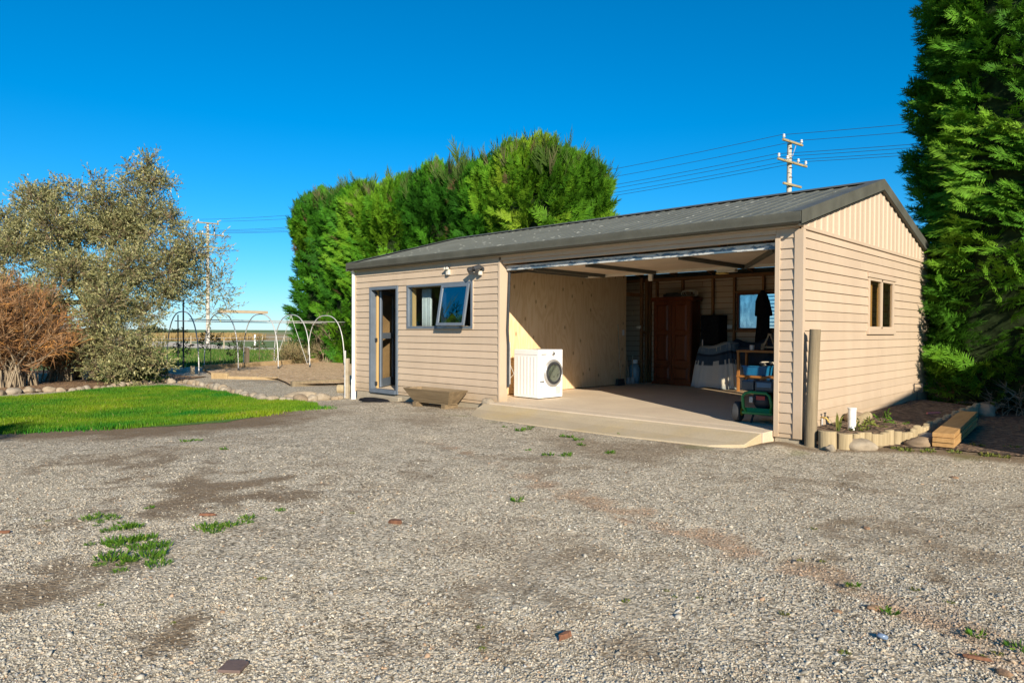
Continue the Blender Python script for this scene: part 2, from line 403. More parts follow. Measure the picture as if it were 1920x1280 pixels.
def stonemat(name, lo, hi):
    mt, nt, b = newmat(name)
    v = coords(nt, 'World'); n = noise(nt, v, 7, 7, 0.7)
    oi = nt.nodes.new('ShaderNodeObjectInfo')
    c = ramp(nt, [(0.3, lo), (0.7, hi)], n)
    c2 = ramp(nt, [(0.0, (0.75, 0.62, 0.5)), (0.35, (1, 0.93, 0.82)), (0.7, (0.95, 0.95, 0.95)), (1.0, (1.12, 1.08, 1.0))], oi.outputs['Random'])
    c = mixc(nt, 1.0, c, c2, 'MULTIPLY')
    nt.links.new(c, b.inputs['Base Color']); b.inputs['Roughness'].default_value = 0.85; bump(nt, b, noise(nt, v, 30, 5), 0.35, 0.01); return mt
M['stone'] = stonemat('field_stone', (0.22, 0.185, 0.14), (0.40, 0.345, 0.27))
M['conifer'] = leafmat('conifer_foliage', 0.65, 0.22)
M['olive'] = leafmat('olive_leaves', 0.45, 0.15)
M['leaf'] = leafmat('green_leaves', 0.45, 0.25)
M['twig'] = leafmat('twigs', 0.8, 0.0)
M['bark'] = wood('bark', (0.075, 0.055, 0.037), (0.20, 0.155, 0.105), 2, 8, 0.95, bmp=0.7)
M['olivebark'] = wood('olive_bark', (0.17, 0.13, 0.085), (0.36, 0.29, 0.20), 2, 8, 0.95, bmp=0.6)
M['core_shade'] = simple('crown_core_shade', (0.020, 0.032, 0.011), 0.95, 0, 0.5, 9, 0.8, 14, 0.1)
M['blade'] = leafmat('grass_blades', 0.5, 0.25)

# ------------------------------------------------------------------ ground
def on_yard(px, py, off=0.0):
    z = -0.1
    for _ in range(12):
        p = on_ground(px, py, z+off); z = float(gz(p[0], p[1]))
    return np.array([p[0], p[1], z+off])
_lat = rng.random((64, 64))
def vn(x, y, s, o=0.0):
    x = np.asarray(x)*s+o*7.3+100; y = np.asarray(y)*s+o*3.1+100
    i = np.floor(x).astype(int); j = np.floor(y).astype(int); fx = x-i; fy = y-j
    fx = fx*fx*(3-2*fx); fy = fy*fy*(3-2*fy)
    L = lambda a, b: _lat[a % 64, b % 64]
    return (L(i, j)*(1-fx)+L(i+1, j)*fx)*(1-fy) + (L(i, j+1)*(1-fx)+L(i+1, j+1)*fx)*fy
def fbm(x, y, s, o=0.0):
    return 0.5*vn(x, y, s, o)+0.27*vn(x, y, s*2.1, o+1)+0.15*vn(x, y, s*4.3, o+2)+0.08*vn(x, y, s*9, o+3)
def inpoly(x, y, poly):
    x = np.asarray(x); y = np.asarray(y); ins = np.zeros(x.shape, bool); n = len(poly)
    for i in range(n):
        x0, y0 = poly[i][:2]; x1, y1 = poly[(i+1) % n][:2]
        c = ((y0 > y) != (y1 > y)); xi = (x1-x0)*(y-y0)/((y1-y0)+1e-12)+x0
        ins ^= c & (x < xi)
    return ins
def pldist(x, y, pl):
    x = np.asarray(x, float); y = np.asarray(y, float); d = np.full(x.shape, 1e9)
    for (x0, y0), (x1, y1) in zip(pl[:-1], pl[1:]):
        dx, dy = x1-x0, y1-y0; t = np.clip(((x-x0)*dx+(y-y0)*dy)/(dx*dx+dy*dy), 0, 1)
        d = np.minimum(d, np.hypot(x-x0-t*dx, y-y0-t*dy))
    return d
def axis_pts(segs):
    out = []
    for a, b, n in segs: out += list(np.linspace(a, b, n, endpoint=False))
    return np.array(out+[segs[-1][1]])

LAWN_NEAR = [tuple(on_yard(*p)[:2]) for p in [(-260, 830), (0, 812), (120, 806), (300, 800), (420, 790), (480, 783), (520, 772), (600, 766)]]
LAWN_FAR = [tuple(on_yard(*p)[:2]) for p in [(590, 757), (550, 747), (480, 747), (440, 740), (390, 729), (300, 724), (200, 729), (100, 739), (0, 746), (-260, 760)]]
LAWN = LAWN_NEAR + LAWN_FAR
def dirtmask(x, y):
    d = pldist(x, y, LAWN_NEAR[:6])
    n = fbm(x, y, 1.3, 2)
    R_ = np.clip(1.9-(d/0.75)+(n-0.5)*2.6, 0, 1)
    for px, py, r_, a in [(390, 925, .55, 1.0), (330, 950, .4, .8), (70, 1090, .30, 1.1), (160, 1060, .2, .8), (30, 1110, .22, 1.0), (900, 1165, .28, .7), (820, 1160, .2, .6), (960, 1085, .2, .6), (1130, 1040, .22, .6),
                          (1700, 1030, .35, .7), (1560, 900, .5, .5), (640, 900, .5, .45), (1050, 860, .4, .5), (300, 1210, .12, .5), (1240, 1230, .2, .6), (350, 1190, .12, .9), (1800, 1040, .3, .5), (250, 860, .5, .7)]:
        p = on_yard(px, py); q = np.hypot(x-p[0], y-p[1])/r_
        R_ = np.maximum(R_, np.clip(a*(1.35-q)+(fbm(x, y, 4.5, 5)-0.5)*4.5, 0, 1)*min(0.9, a))
    # beside the garden edging and along the shed
    e = pldist(x, y, [(-0.5, -0.35), (0.25, -0.22), (1.0, 0.55), (2.2, 0.75), (6, 1.2)])
    R_ = np.maximum(R_, np.clip(1.25-e/0.30+(n-0.5)*1.8, 0, 1))
    R_ = np.maximum(R_, np.clip((fbm(x, y, 0.55, 9)-0.62)*4, 0, 0.6))
    return R_
RUT = [(-3.4, -2.7), (-2.06, -3.14), (-0.18, -3.78), (0.84, -3.96), (1.75, -4.16), (2.2, -4.41), (2.65, -4.69), (3.2, -5.0)]
def rustmask(x, y):
    d = pldist(x, y, RUT)
    return np.clip(0.80+0.35*smooth(-1.5, 1.8, np.asarray(x))-d/0.17+(fbm(x, y, 5.5, 4)-0.50)*3.6, 0, 1)*0.9

def gravelmat():
    mt, nt, b = newmat('gravel')
    v = coords(nt, 'World')
    vd = nt.nodes.new('ShaderNodeVectorMath'); vd.operation = 'MULTIPLY_ADD'
    nt.links.new(noise(nt, v, 30, 2, 0.5, 'Color'), vd.inputs[0]); vd.inputs[1].default_value = (0.014, 0.014, 0.014); nt.links.new(v, vd.inputs[2])
    pal = [(0.0, (0.18, 0.158, 0.12)), (0.12, (0.40, 0.355, 0.275)), (0.35, (0.56, 0.50, 0.39)), (0.55, (0.65, 0.58, 0.455)), (0.75, (0.72, 0.645, 0.51)), (0.9, (0.71, 0.57, 0.40)), (1.0, (0.85, 0.78, 0.65))]
    def cells(scale):
        n = nd(nt, 'ShaderNodeTexVoronoi', Scale=scale); nt.links.new(vd.outputs[0], n.inputs['Vector'])
        sp = nt.nodes.new('ShaderNodeSeparateColor'); nt.links.new(n.outputs['Color'], sp.inputs[0])
        gap = ramp(nt, [(0.42, (1, 1, 1)), (0.72, (0.30, 0.28, 0.25))], n.outputs['Distance'])
        return mixc(nt, 1.0, ramp(nt, pal, sp.outputs[0]), gap, 'MULTIPLY'), n.outputs['Distance']
    c1, d1 = cells(88); c2, d2 = cells(38)
    sel = ramp(nt, [(0.46, (0, 0, 0)), (0.54, (1, 1, 1))], noise(nt, v, 13, 3))
    c = mixc(nt, sel, c1, c2)
    mid = noise(nt, v, 6.5, 6, 0.72)
    c = mixc(nt, 1.0, c, ramp(nt, [(0.30, (0.62, 0.58, 0.52)), (0.50, (1.0, 0.98, 0.95)), (0.70, (1.22, 1.20, 1.16))], mid), 'MULTIPLY')
    a = nt.nodes.new('ShaderNodeVertexColor'); a.layer_name = 'Col'
    sp = nt.nodes.new('ShaderNodeSeparateColor'); nt.links.new(a.outputs[0], sp.inputs[0])
    fine = noise(nt, v, 40, 5, 0.7)
    dirtc = ramp(nt, [(0.3, (0.115, 0.074, 0.038)), (0.7, (0.235, 0.16, 0.09))], fine)
    big = noise(nt, v, 0.8, 5)
    c = mixc(nt, mth(nt, 'MULTIPLY', ramp(nt, [(0.42, (0, 0, 0)), (0.68, (1, 1, 1))], big), 0.35), c, (0.46, 0.39, 0.28))
    # dirt fills the gaps first, then covers the stones
    dm = mth(nt, 'MULTIPLY', sp.outputs[0], mth(nt, 'ADD', 0.30, mth(nt, 'MULTIPLY', fine, 1.15)))
    c = mixc(nt, dm, c, dirtc)
    rustc = ramp(nt, [(0.3, (0.26, 0.155, 0.085)), (0.7, (0.40, 0.265, 0.16))], fine)
    c = mixc(nt, mth(nt, 'MULTIPLY', sp.outputs[1], 0.6), c, rustc)
    c = mixc(nt, mth(nt, 'MULTIPLY', sp.outputs[2], 0.8), c, (0.16, 0.17, 0.045))
    nt.links.new(c, b.inputs['Base Color']); b.inputs['Roughness'].default_value = 0.9; b.inputs['Specular IOR Level'].default_value = 0.2
    h = mth(nt, 'SUBTRACT', mth(nt, 'MULTIPLY', mid, 1.5), mth(nt, 'ADD', mth(nt, 'MULTIPLY', d1, 0.5), mth(nt, 'MULTIPLY', d2, 0.7)))
    bump(nt, b, h, 0.6, 0.012); return mt
M['gravel'] = gravelmat()
xs = axis_pts([(-24, -10, 70), (-10, 4.5, 330), (4.5, 24, 50)]); ys = axis_pts([(-16, -7.6, 40), (-7.6, 0.5, 190), (0.5, 13, 50)])
GX, GY = np.meshgrid(xs, ys, indexing='ij')
GZ = gz(GX, GY) + (fbm(GX, GY, 0.7, 1)-0.5)*0.03 + (fbm(GX, GY, 4, 6)-0.5)*0.012
GZ -= 0.02*np.exp(-(pldist(GX, GY, RUT)/0.13)**2)
GZ = np.where((GX > -9.4) & (GX < 0.3) & (GY > -1.0) & (GY < 6.2), np.minimum(GZ, gz(GX, GY)-0.004), GZ)
GZ += 0.055*np.exp(-((GX+0.12)/0.22)**2-((GY+0.35)/0.40)**2)
MOSS = np.clip((fbm(GX, GY, 2.2, 12)-0.66)*5, 0, 0.5)*np.clip(1.2-pldist(GX, GY, [(-4.8, -0.95), (-.4, -.95), (.3, -.3), (2, .6)])/0.5, 0, 1)
nx, ny = len(xs), len(ys)
idx = np.arange(nx*ny).reshape(nx, ny)
quads = np.stack([idx[:-1, :-1], idx[1:, :-1], idx[1:, 1:], idx[:-1, 1:]], -1).reshape(-1, 4)
yard = raw('gravel_yard', np.stack([GX, GY, GZ], -1).reshape(-1, 3), quads, M['gravel'], None,
           np.stack([dirtmask(GX, GY), rustmask(GX, GY), MOSS], -1).reshape(-1, 3), True)
tag(yard, 'grey and tan gravel yard with muddy patches in front of the garage', 'gravel', kind='structure')
def gz_yard(x, y): return float(gz(x, y) + (fbm(np.array([x]), np.array([y]), 0.7, 1)[0]-0.5)*0.03)

# field to the horizon
def fieldmat():
    mt, nt, b = newmat('pasture')
    v = coords(nt, 'World'); n = noise(nt, v, 0.25, 6, 0.65); n2 = noise(nt, v, 3.0, 5, 0.7)
    g = ramp(nt, [(0.3, (0.09, 0.14, 0.022)), (0.6, (0.16, 0.205, 0.04)), (0.8, (0.25, 0.235, 0.075))], mth(nt, 'ADD', mth(nt, 'MULTIPLY', n, 0.6), mth(nt, 'MULTIPLY', n2, 0.4)))
    nt.links.new(g, b.inputs['Base Color']); b.inputs['Roughness'].default_value = 0.9; bump(nt, b, n2, 0.6, 0.05); return mt
M['field'] = fieldmat()
M['drygrass'] = simple('dry_grass', (0.36, 0.25, 0.10), 0.95, 0, 0.25, 0.4, 0.5, 3)
M['farpasture'] = simple('far_pasture', (0.27, 0.25, 0.09), 0.95, 0, 0.3, 0.05)
M['road'] = simple('pale_road', (0.58, 0.50, 0.39), 0.95, 0, 0.08, 0.6, spec=0.02)
f = MB().add([(-3000, -3000, -0.34), (3000, -3000, -0.34), (3000, 3000, -0.34), (-3000, 3000, -0.34)], [(0, 1, 2, 3)]).build('field', M['field'])
tag(f, 'flat green pasture running to the horizon', 'field', kind='structure')
def strip(name, near, far, z, mat, label, cat):
    a = [on_ground(x, y, z) for x, y in near]; b_ = [on_ground(x, y, z) for x, y in far]; n = len(a)
    o = MB().add(a+b_, [(i, i+1, n+i+1, n+i) for i in range(n-1)]).build(name, mat); tag(o, label, cat, kind='structure'); return o
strip('road', [(-300, 634), (150, 641), (270, 647.5), (400, 653.5), (480, 657), (600, 660.5), (760, 664)], [(-300, 630.5), (150, 634), (270, 637.5), (400, 646), (480, 651), (600, 656), (760, 660)], -0.332, M['road'], 'pale gravel road crossing the pasture behind the hoops', 'road')
strip('dry_field', [(-300, 630), (150, 633.5), (270, 637), (400, 641.5), (470, 640), (600, 634)], [(-300, 624.6), (150, 625.0), (270, 625.3), (400, 625.4), (470, 626), (600, 628)], -0.328, M['drygrass'], 'strip of dry tan grass beyond the road', 'field')
strip('far_field', [(-300, 624.5), (400, 625.0), (600, 627.5), (900, 630)], [(-300, 623.8), (400, 623.3), (600, 622.6), (900, 621.6)], -0.325, M['farpasture'], 'yellow green paddock near the horizon', 'field')

# lawn
def lawnmat():
    mt, nt, b = newmat('lawn_turf')
    v = coords(nt, 'World')
    c = ramp(nt, [(0.3, (0.045, 0.115, 0.008)), (0.55, (0.075, 0.170, 0.010)), (0.8, (0.120, 0.210, 0.022))], mth(nt, 'ADD', mth(nt, 'MULTIPLY', noise(nt, v, 1.2, 5), 0.6), mth(nt, 'MULTIPLY', noise(nt, v, 25, 4), 0.4)))
    nt.links.new(c, b.inputs['Base Color']); b.inputs['Roughness'].default_value = 0.9; bump(nt, b, noise(nt, v, 60, 4, 0.7), 0.8, 0.03); return mt
M['lawn'] = lawnmat()
def sheet(name, poly, off, mat, label, cat, zf=None, sub=0.35, kind='structure', amp=0.0):
    """grid clipped to a polygon by triangulating it, then lifted onto the yard"""
    import bmesh
    bm = bmesh.new(); vv = [bm.verts.new((p[0], p[1], 0)) for p in poly]; fc = bm.faces.new(vv)
    bmesh.ops.triangulate(bm, faces=[fc])
    x0, x1 = min(p[0] for p in poly), max(p[0] for p in poly); y0, y1 = min(p[1] for p in poly), max(p[1] for p in poly)
    for x in np.arange(math.floor(x0/sub)*sub+sub, x1, sub):
        bmesh.ops.bisect_plane(bm, geom=bm.verts[:]+bm.edges[:]+bm.faces[:], plane_co=(x, 0, 0), plane_no=(1, 0, 0))
    for y in np.arange(math.floor(y0/sub)*sub+sub, y1, sub):
        bmesh.ops.bisect_plane(bm, geom=bm.verts[:]+bm.edges[:]+bm.faces[:], plane_co=(0, y, 0), plane_no=(0, 1, 0))
    for v in bm.verts:
        x, y = v.co.x, v.co.y
        base = zf(x, y) if zf else gz_yard(x, y)
        v.co.z = base+off+(amp*(float(fbm(np.array([x]), np.array([y]), 1.7, 3)[0])-0.5) if amp else 0)
    bmesh.ops.recalc_face_normals(bm, faces=bm.faces)
    if bm.faces and sum(f_.normal.z for f_ in bm.faces) < 0: bmesh.ops.reverse_faces(bm, faces=bm.faces)
    me = bpy.data.meshes.new(name); bm.to_mesh(me); bm.free()
    me.polygons.foreach_set('use_smooth', [True]*len(me.polygons)); me.materials.append(mat)
    o = bpy.data.objects.new(name, me); link(o); return tag(o, label, cat, kind=kind)
LAWN_W = []
for i, p in enumerate(LAWN):
    q = LAWN[(i+1) % len(LAWN)]; n_ = max(1, int(np.hypot(q[0]-p[0], q[1]-p[1])/0.25))
    for k in range(n_):
        t = k/n_; x = p[0]+(q[0]-p[0])*t; y = p[1]+(q[1]-p[1])*t
        LAWN_W.append((x+(float(vn(x, y, 2.5, 3))-0.5)*0.25, y+(float(vn(x, y, 2.5, 8))-0.5)*0.25))
sheet('lawn', LAWN_W, 0.006, M['lawn'], 'bright green mown lawn left of the gravel', 'lawn', sub=0.6)

def blades(name, X, Y, Z, H, W, cols, mat, label, cat, lean=0.5):
    n = len(X); a = rng.random(n)*2*np.pi; l = rng.random(n)*lean*H; b_ = rng.random(n)*2*np.pi
    P = np.stack([X, Y, Z], 1)
    s_ = np.stack([np.cos(a)*W/2, np.sin(a)*W/2, np.zeros(n)], 1)
    tip = P+np.stack([np.cos(b_)*l, np.sin(b_)*l, H], 1)
    V = np.stack([P-s_, P+s_, tip], 1).reshape(-1, 3); F = np.arange(3*n).reshape(-1, 3)
    o = raw(name, V, F, mat, None, np.repeat(cols, 3, 0)); return tag(o, label, cat, kind='stuff')
n = 300000
X = rng.uniform(-17.5, -7, n); Y = rng.uniform(-8.2, -0.4, n); k = inpoly(X, Y, LAWN_W)
k |= pldist(X, Y, LAWN_NEAR) < 0.30*rng.random(n)**2.2*(0.4+1.2*fbm(X, Y, 1.4, 7))
d = (X-CAM[0])*_fw[0]+(Y-CAM[1])*_fw[1]; lat = (X-CAM[0])*_R[0]+(Y-CAM[1])*_R[1]
k &= (lat/d > -0.80); X, Y = X[k], Y[k]; n = len(X)
tone = fbm(X, Y, 0.9, 2); g = rng.random(n)
c = np.stack([0.065+0.080*g+0.30*(tone-0.5), 0.150+0.13*g+0.20*(tone-0.5), 0.008+0.008*g], 1)
c = np.clip(c, 0.004, 1)
dry = rng.random(n) < 0.015+0.06*np.clip((tone-0.55)*5, 0, 1); c[dry] = np.stack([0.26+0.1*g, 0.23+0.08*g, 0.08+0.02*g], 1)[dry]
blades('lawn_grass', X, Y, gz(X, Y)+(fbm(X, Y, 0.7, 1)-0.5)*0.03+0.0, 0.025+0.04*rng.random(n)*(0.4+1.2*fbm(X, Y, 1.8, 4)), 0.010+0.008*rng.random(n), c, M['blade'], 'short green grass blades of the mown lawn', 'grass')

# beds, soil
def littermat(name, pal, scale):
    mt, nt, b = newmat(name); v = coords(nt, 'World', (1, 1, 1))
    nn = nd(nt, 'ShaderNodeTexVoronoi', Scale=scale); nt.links.new(v, nn.inputs['Vector'])
    sp = nt.nodes.new('ShaderNodeSeparateColor'); nt.links.new(nn.outputs['Color'], sp.inputs[0])
    c = ramp(nt, pal, mth(nt, 'ADD', mth(nt, 'MULTIPLY', sp.outputs[0], 0.7), mth(nt, 'MULTIPLY', noise(nt, v, 3, 5), 0.3)))
    nt.links.new(c, b.inputs['Base Color']); b.inputs['Roughness'].default_value = 0.95
    bump(nt, b, mth(nt, 'ADD', nn.outputs['Distance'], noise(nt, v, 20, 4)), 0.9, 0.03); return mt
M['litter'] = littermat('bark_litter', [(0.2, (0.10, 0.055, 0.028)), (0.5, (0.24, 0.135, 0.065)), (0.8, (0.40, 0.25, 0.13))], 26)
M['mulch'] = littermat('garden_mulch', [(0.2, (0.045, 0.03, 0.02)), (0.5, (0.12, 0.075, 0.045)), (0.8, (0.23, 0.15, 0.09))], 22)
M['soil'] = littermat('tilled_soil', [(0.2, (0.36, 0.225, 0.11)), (0.5, (0.55, 0.37, 0.20)), (0.8, (0.68, 0.49, 0.29))], 14)
rk = [tuple(on_yard(*p)[:2]) for p in [(-260, 752), (0, 741), (60, 735), (135, 732), (200, 727), (270, 719), (300, 716), (345, 712), (390, 706)]]
sheet('leaf_litter_bed', [(-24.5, -9.0)]+[rk[0]]+rk[1:]+[(-18.6, 0.2), (-24.5, 0.4)], 0.03, M['litter'], 'bed of brown bark litter under the olive tree', 'garden bed', sub=0.8, amp=0.05)
sheet('tilled_bed', [tuple(on_yard(*p)[:2]) for p in [(400, 706), (440, 709), (520, 713), (545, 724), (640, 722), (700, 715), (700, 675), (640, 676), (580, 681), (522, 685), (450, 691), (382, 695)]], 0.06, M['soil'], 'bare tilled soil inside the timber edged bed', 'garden bed', sub=0.6, amp=0.06)
sheet('mulch_ground', [(0.02, 0.9), (0.02, 0.12), (0.35, 0.12), (1.1, 0.72), (2.4, 0.95), (9, 1.6), (9, 9.5), (0.02, 9.5)], 0.012, M['mulch'], 'dark bark mulch under the tall hedge', 'garden bed', sub=0.4, amp=0.03)
BED = [(0.03, 0.12), (0.22, 0.12), (0.45, 0.24), (0.62, 0.50), (0.82, 0.95), (0.86, 1.8), (0.84, 4.9), (0.03, 5.0)]
sheet('raised_bed_soil', BED, 0.0, M['mulch'], 'raised bed of dark mulch along the garage side wall', 'garden bed', zf=lambda x, y: 0.055+0.05*(1-min(1, x/0.8))+0.02*(y > 1.5), sub=0.15, amp=0.06)

# concrete
def slab():
    o = MB().box(-9.0, -0.06, 0.06, 5.68, -0.25, 0.07).build('garage_floor', M['slab']); tag(o, 'smooth pale concrete garage floor', 'floor', kind='structure')
    o = MB().box(-4.87, -0.31, -0.28, 0.055, -0.25, 0.068).build('threshold_slab', M['slab'], bevel=0.006); tag(o, 'concrete strip of floor at the garage doorway', 'floor', kind='structure')
    bot = -0.25
    me = MB()
    top = [(-4.98, -0.286, 0.055), (-0.33, -0.286, 0.06), (-0.36, -0.66, -0.03), (-0.70, -0.84, -0.055), (-1.9, -0.95, -0.062), (-3.4, -0.97, -0.062), (-4.30, -0.955, -0.066), (-4.74, -0.80, -0.07), (-4.95, -0.5, -0.02)]
    n_ = len(top); me.add(top+[(p[0], p[1], bot) for p in top], [tuple(range(n_))]+[tuple(range(n_, 2*n_))[::-1]]+[(i, (i+1) % n_, n_+(i+1) % n_, n_+i) for i in range(n_)])
    o = me.build('concrete_apron', M['apron'], bevel=0.008); tag(o, 'yellow stained concrete ramp sloping down to the gravel', 'ramp', kind='structure')
slab()

# loose stones on the gravel
def ico():
    t = (1+5**.5)/2
    v = np.array([(-1,t,0),(1,t,0),(-1,-t,0),(1,-t,0),(0,-1,t),(0,1,t),(0,-1,-t),(0,1,-t),(t,0,-1),(t,0,1),(-t,0,-1),(-t,0,1)], float)
    v /= np.linalg.norm(v[0])
    f_ = np.array([(0,11,5),(0,5,1),(0,1,7),(0,7,10),(0,10,11),(1,5,9),(5,11,4),(11,10,2),(10,7,6),(7,1,8),(3,9,4),(3,4,2),(3,2,6),(3,6,8),(3,8,9),(4,9,5),(2,4,11),(6,2,10),(8,6,7),(9,8,1)])
    return v, f_
OCT_V = np.array([(1, 0, 0), (-1, 0, 0), (0, 1, 0), (0, -1, 0), (0, 0, 1), (0, 0, -1)], float)
OCT_F = np.array([(0, 2, 4), (2, 1, 4), (1, 3, 4), (3, 0, 4), (2, 0, 5), (1, 2, 5), (3, 1, 5), (0, 3, 5)])
def stones(n, seed, base, size, sd_, dmax):
    r2 = np.random.default_rng(seed); v, f_ = base; nv = len(v)
    u = r2.random(n); dep = 2.1+(dmax-2.1)*u**1.35
    la = (r2.random(n)*2-1)*0.82*dep
    X = CAM[0]+_fw[0]*dep+_R[0]*la; Y = CAM[1]+_fw[1]*dep+_R[1]*la
    k = (Y < -0.3) | (X > 0.35); k &= ~inpoly(X, Y, LAWN_W); k &= ~((X < -0.3) & (X > -5.2) & (Y > -1.0)); k &= ~((X > 0) & (Y > -0.1+0.55*X)); k &= Y < 0.6
    dm = dirtmask(X, Y); k &= r2.random(n) > dm*0.93
    k &= r2.random(n) > 0.75*np.clip((fbm(X, Y, 1.1, 17)-0.5)*5, 0, 1)
    k &= r2.random(n) > smooth(3.6, dmax, dep)
    X, Y, dep = X[k], Y[k], dep[k]; n = len(X)
    s = np.clip(np.exp(r2.normal(math.log(size), sd_, n)), 0.0022, 0.024)
    V = v[None]*(1+0.45*(r2.random((n, nv, 1))-0.5))*s[:, None, None]*np.stack([0.85+0.7*r2.random(n), 0.8+0.4*r2.random(n), 0.5+0.35*r2.random(n)], 1)[:, None, :]
    V = V+0.25*s[:, None, None]*(r2.random((n, nv, 3))-0.5)
    a = r2.random(n)*6.283; ca, sa = np.cos(a)[:, None], np.sin(a)[:, None]
    tl = (r2.random((n, 2))-0.5)*1.2
    V[:, :, 2] += V[:, :, 0]*tl[:, :1]+V[:, :, 1]*tl[:, 1:]
    V = np.stack([V[:, :, 0]*ca-V[:, :, 1]*sa, V[:, :, 0]*sa+V[:, :, 1]*ca, V[:, :, 2]], -1)
    Z = gz(X, Y)+(fbm(X, Y, 0.7, 1)-0.5)*0.03+(fbm(X, Y, 4, 6)-0.5)*0.012-0.02*np.exp(-(pldist(X, Y, RUT)/0.13)**2)
    V += np.stack([X, Y, Z+s*0.2], 1)[:, None, :]
    pal = np.array([(0.38, 0.35, 0.285), (0.43, 0.395, 0.325), (0.29, 0.275, 0.235), (0.47, 0.43, 0.355), (0.44, 0.37, 0.275), (0.53, 0.50, 0.425), (0.35, 0.345, 0.325), (0.38, 0.26, 0.17), (0.18, 0.16, 0.135)])
    pi = r2.choice(len(pal), n, p=[.2, .2, .13, .17, .10, .06, .07, .04, .03]); c = pal[pi]*(0.8+0.4*r2.random((n, 1)))
    rm = rustmask(X, Y)[:, None]*0.6; c = c*(1-rm)+np.array([0.36, 0.21, 0.12])*rm
    dd = dirtmask(X, Y)[:, None]*0.5; c = c*(1-dd)+np.array([0.2, 0.15, 0.095])*dd
    F = f_[None]+(np.arange(n)*nv)[:, None, None]
    return V.reshape(-1, 3), F.reshape(-1, 3), np.repeat(c, nv, 0)
V, F, c = stones(200000, 5, (OCT_V, OCT_F), 0.0040, 0.38, 9.5)
V2, F2, c2 = stones(1500, 6, ico(), 0.0085, 0.25, 9.0)
F = np.concatenate([F, F2+len(V)]); V = np.concatenate([V, V2]); c = np.concatenate([c, c2])
M['pebble'] = leafmat('loose_stone', 0.85, 0.0)
tag(raw('gravel_stones', V, F, M['pebble'], None, c), 'loose grey and tan stones of the gravel yard', 'gravel', kind='stuff')

# ------------------------------------------------------------------ garage
def ZK(k): return (19.45-k)*0.12
def proud(z, z0, z1): return 0.024-0.017*(z-z0)/(z1-z0)
garage = thing('garage', 'beige weatherboard garage with dark steel gable roof and open double door', 'garage')
W_, L_ = 5.75, -9.09
RS, RE, RY = 0.275, 2.585, 2.875     # roof slope, eave height, ridge line
def roofz(y): return RE+RS*(min(y, 2*RY-y)+0.16)
def pieces(rows, u0, u1, holes):
    out = []
    for z0, z1, c0, c1 in rows:          # board extents, and the range used for the profile
        cuts = sorted([h for h in holes if h[3] > z0+1e-4 and h[2] < z1-1e-4 and h[1] > u0 and h[0] < u1])
        cur = u0
        for h in cuts:
            if h[0] > cur+0.01: out.append((cur, h[0], z0, z1, c0, c1))
            if h[3] < z1-0.006: out.append((max(h[0], u0), min(h[1], u1), h[3], z1, c0, c1))
            if h[2] > z0+0.006: out.append((max(h[0], u0), min(h[1], u1), z0, h[2], c0, c1))
            cur = h[1]
        if cur < u1-0.01: out.append((cur, u1, z0, z1, c0, c1))
    res = []
    for q in out:                        # butt joints in long boards
        if q[1]-q[0] > 3.2:
            m_ = q[0]+(q[1]-q[0])*random.choice((0.35, 0.52, 0.52, 0.68)); res += [(q[0], m_-0.0012)+q[2:], (m_+0.0012, q[1])+q[2:]]
        else: res.append(q)
    return res
ROWS = [(ZK(0), 2.45, ZK(0), 2.454)]+[(ZK(k), ZK(k-1), ZK(k), ZK(k-1)) for k in range(1, 20)]+[(0.0, ZK(19), ZK(19)-0.12, ZK(19))]
def clad(parent, wall, u0, u1, holes, rows=ROWS, back=0.0):
    for a, b_, z0, z1, c0, c1 in pieces(rows, u0, u1, holes):
        j = 0.0006
        p0 = proud(z0, c0, c1); p1 = proud(z1, c0, c1); t = random.uniform(-.0012, .0012); mb = MB()
        if wall == 'back': j = 0.006
        if wall == 'front': mb.prism([(0, z0+j), (-p0+t, z0+j), (-p1+t, z1-j), (0, z1-j)], 'x', a+j, b_-j)
        elif wall == 'side': mb.prism([(0, z0+j), (p0+t, z0+j), (p1+t, z1-j), (0, z1-j)], 'y', a+j, b_-j)
        elif wall == 'back': mb.prism([(back, z0+j), (back-p0*0.9+t, z0+j), (back-p1*0.9+t, z1-j), (back, z1-j)], 'x', a+j, b_-j)
        mb.build('weatherboard', M['beige'], parent)
def holed(mb, wall, u0, u1, z0, z1, a0, a1, holes):
    us = sorted(set([u0, u1]+[min(max(h[i], u0), u1) for h in holes for i in (0, 1)])); zs = sorted(set([z0, z1]+[min(max(h[i], z0), z1) for h in holes for i in (2, 3)]))
    for i in range(len(us)-1):
        for k in range(len(zs)-1):
            um, zm = (us[i]+us[i+1])/2, (zs[k]+zs[k+1])/2
            if any(h[0] < um < h[1] and h[2] < zm < h[3] for h in holes): continue
            if wall == 'front': mb.box(us[i], us[i+1], a0, a1, zs[k], zs[k+1])
            else: mb.box(a0, a1, us[i], us[i+1], zs[k], zs[k+1])
    return mb
M['framing'] = simple('wall_lining', (0.34, 0.27, 0.19), 0.8, 0, 0.2, 3)
DOOR = (-8.60, -7.65, -0.05, 2.105); WIN = (-7.375, -5.535, 1.265, 2.095)
fw_ = holed(MB(), 'front', L_, -4.93, 0.0, 2.45, 0.0, 0.10, [DOOR, WIN]).build('front_wall', M['framing'], garage)
clad(fw_, 'front', L_+0.005, -4.925, [DOOR, WIN])
pier = MB().box(-0.30, -0.03, 0.0, 0.11, 0.0, 2.45).build('front_pier', M['beige'], garage)
clad(pier, 'front', -0.24, -0.072, [])
MB().box(-0.30, -0.241, -0.030, -0.0005, 0.0, 2.34).build('door_jamb', M['beige'], garage, bevel=0.003)
MB().box(-4.924, -4.88, -0.030, 0.16, 0.03, 2.40).build('door_jamb', M['beige'], garage, bevel=0.003)
